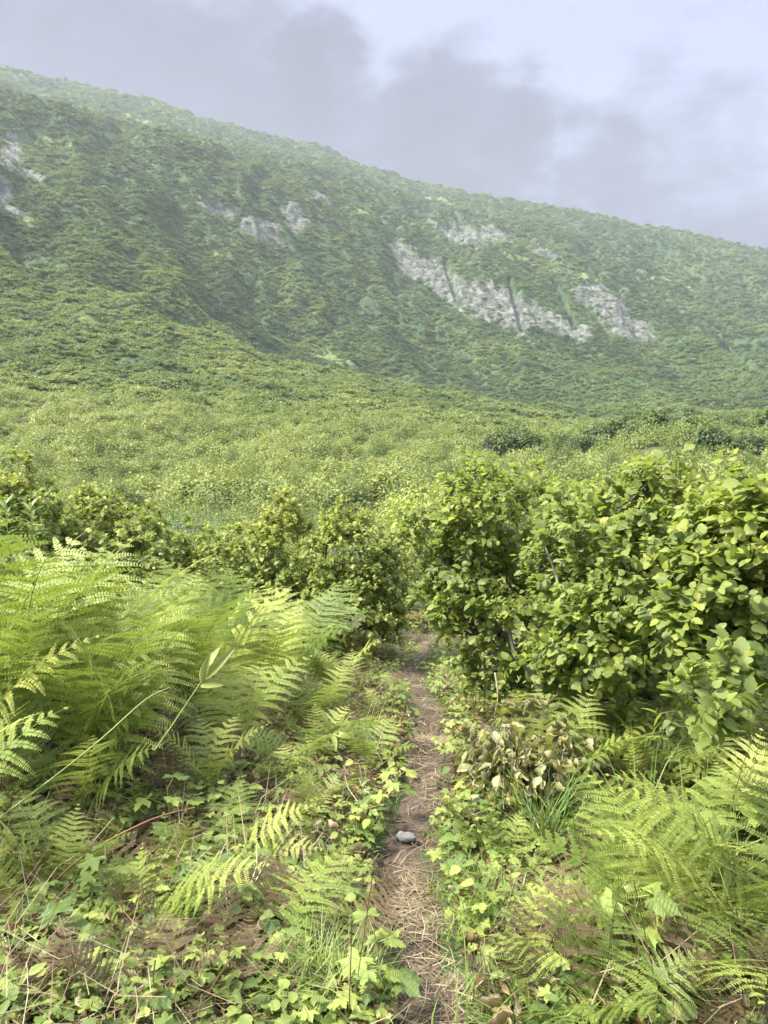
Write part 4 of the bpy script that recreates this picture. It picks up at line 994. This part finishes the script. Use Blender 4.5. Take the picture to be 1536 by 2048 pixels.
# individual bushes that stand out in the hollow and on the ledge
IB = [bush_mesh(rb, 2600, .16, leaf_mat('ledge_bush_leaf', [(0, (.02, .04, .016)), (.4, (.07, .11, .035)), (.75, (.14, .19, .06)), (1, (.24, .28, .09))], .55, .25, 0, obj_random=.35), 36) for _ in range(4)]
HB = [bush_mesh(rb, 3400, .062, field_leaf_o, 34) for _ in range(4)]
hb_seen = []
for k in range(400):
    px = float(rb.uniform(-20, 1560)); py = float(rb.uniform(870, 1035)); r = float(np.interp(py, [868, 900, 950, 1000, 1040], [92, 75, 50, 34, 24]) * rb.uniform(.92, 1.08))
    if any(abs(px - a) < 46 + .35 * (b - 860) and abs(py - b) < 15 for a, b in hb_seen): continue
    hb_seen.append((px, py)); s_ = float(rb.uniform(1.0, 2.0)) * min(1.0, .55 + r / 100)
    ph = math.atan((px - 768) / FOC); x_ = r * math.sin(ph); y_ = r * math.cos(ph); z_ = float(ground_z([x_], [y_])[0])
    zn = 'left' if px < 500 else ('middle' if px < 1000 else 'right'); dp = 'far' if r > 62 else ('mid distance' if r > 38 else 'near')
    root = thing('valley_bush', (x_, y_, z_), float(rb.uniform(0, 6)), f'rounded green bush rising above the valley brush, {dp}, {zn} of the picture', 'bush', f'{dp} bushes in the valley brush, {zn}')
    hh = float(rb.uniform(2.4, 3.8)) * min(1.0, .55 + r / 100)
    link('foliage', HB[k % 4], root, (0, 0, hh * .1), (0, 0, 0), (s_, s_, hh * .95))
    g = G(); [tube(g, [(0, 0, 0), (s_ * .3 * math.cos(a), s_ * .3 * math.sin(a), hh * .45), (s_ * .6 * math.cos(a), s_ * .6 * math.sin(a), hh * .75)], [.03, .02, .008], .5, 4) for a in (0, 1.5, 3, 4.5)]
    link('branches', g.mesh('branches', pale_bark), root)
IW = [bush_mesh(rb, 4200, .075, willow_leaf, 44, True) for _ in range(2)]
def bush(px, py_top, r, rad, hgt_, label, group, meshes=IB, name='bush', cat='bush'):
    ph = math.atan((px - 768) / FOC); x = r * math.sin(ph); y = r * math.cos(ph); z = float(ground_z([x], [y])[0])
    zt = at(px, py_top, y).z; h = min(max(zt - z, .6), 3.6 if r > 60 else 9) if hgt_ is None else hgt_
    root = thing(name, (x, y, z), random.uniform(0, 6), label, cat, group)
    g = G()
    for s in range(7):
        a = s * .9; tube(g, [(0, 0, 0), (rad * .3 * math.cos(a), rad * .3 * math.sin(a), h * .45), (rad * .62 * math.cos(a), rad * .62 * math.sin(a), h * .8)], [.03, .02, .008], .5, 4)
    link('branches', g.mesh('branches', pale_bark), root)
    link('foliage', meshes[random.randrange(len(meshes))], root, (0, 0, h * .12), (0, 0, random.uniform(0, 6)), (rad, rad, h * .95))
for (px, py, r, rad, lab) in [(1030, 828, 104, 3.0, 'dark bush at the left end of the ledge row'), (1120, 826, 106, 3.2, 'dark bush second from the left on the ledge row'), (1200, 820, 108, 3.0, 'dark bush in the middle of the ledge row'),
                              (1300, 812, 110, 2.8, 'round dark bush ending the ledge row beside the pale grassy gap'), (1460, 802, 112, 2.7, 'round bush standing alone right of the pale grassy gap'), (1540, 806, 108, 2.6, 'round bush on the ledge at the right edge'),
                              (990, 838, 100, 2.2, 'small bush below the ledge beside a grey one'), (1250, 816, 109, 2.6, 'bush between the middle and the round one on the ledge row'), (1380, 826, 108, 2.0, 'low bush closing the pale grassy gap on the ledge'), (1160, 838, 103, 2.4, 'low bush in front of the ledge row'), (1280, 842, 102, 2.6, 'spreading bush in front of the round ledge bush'), (1060, 842, 102, 2.4, 'low bush at the foot of the left end of the ledge row'), (1420, 850, 92, 2.6, 'dark bush on the slope below the round ledge bush'), (1500, 862, 90, 2.8, 'dark bush low on the slope at the right edge'), (1100, 868, 88, 2.4, 'low dark bush under the ledge row')]:
    bush(px, py, r, rad, None, lab, 'bushes standing on the ledge at the valley edge')
for (px, py, r, rad, lab) in [(345, 1006, 17, .95, 'grey green willow bush behind the left shrubs'), (410, 1012, 17, 1.0, 'pale silvery willow bush behind the pointed shrub, left of its tip'), (700, 1020, 16, .8, 'pale willow bush in the gap behind the path side shrub'), (745, 1040, 15, .7, 'small pale willow bush beside the bright mound')]:
    bush(px, py, r, rad, None, lab, 'pale willow bushes behind the near shrubs', IW, 'willow_bush')
bush(975, 845, 98, 1.1, None, 'grey leafless looking bush left of the ledge row', None, [bush_mesh(rb, 700, .09, leaf_mat('grey_twig', [(0, (.2, .19, .16)), (1, (.4, .38, .35))], .8, .1), 20, True)], 'dead_bush')
MB_ = [bush_mesh(rb, 9000, .055, fern_leaf, 60, flat=.7)]
bush(850, 955, 21, 1.75, None, 'bright yellow green bracken mound behind the tall alder', None, MB_, 'bracken_mound', 'bracken')

# ------------------------------------------------------------------ haze
bm_v = [(sx * 1900, sy, sz) for sz in (-60, 640) for (sx, sy) in ((-1, -1900), (1, -1900), (1, 1900), (-1, 1900))]
bm_f = [(0, 3, 2, 1), (4, 5, 6, 7), (0, 1, 5, 4), (1, 2, 6, 5), (2, 3, 7, 6), (3, 0, 4, 7)]
me = bpy.data.meshes.new('haze'); me.from_pydata(bm_v, [], bm_f); me.update()
hz = link('haze', me); tag(hz, 'thin mountain haze', None, None, 'stuff')
m = bpy.data.materials.new('haze'); m.use_nodes = True; t = NT(m.node_tree); t.n.clear(); o_ = t.node('ShaderNodeOutputMaterial')
pv = t.node('ShaderNodeVolumePrincipled', inp={'Color': (.80, .86, .93, 1), 'Density': .00017, 'Anisotropy': .2})
t.l.new(pv.outputs[0], o_.inputs['Volume']); me.materials.append(m)
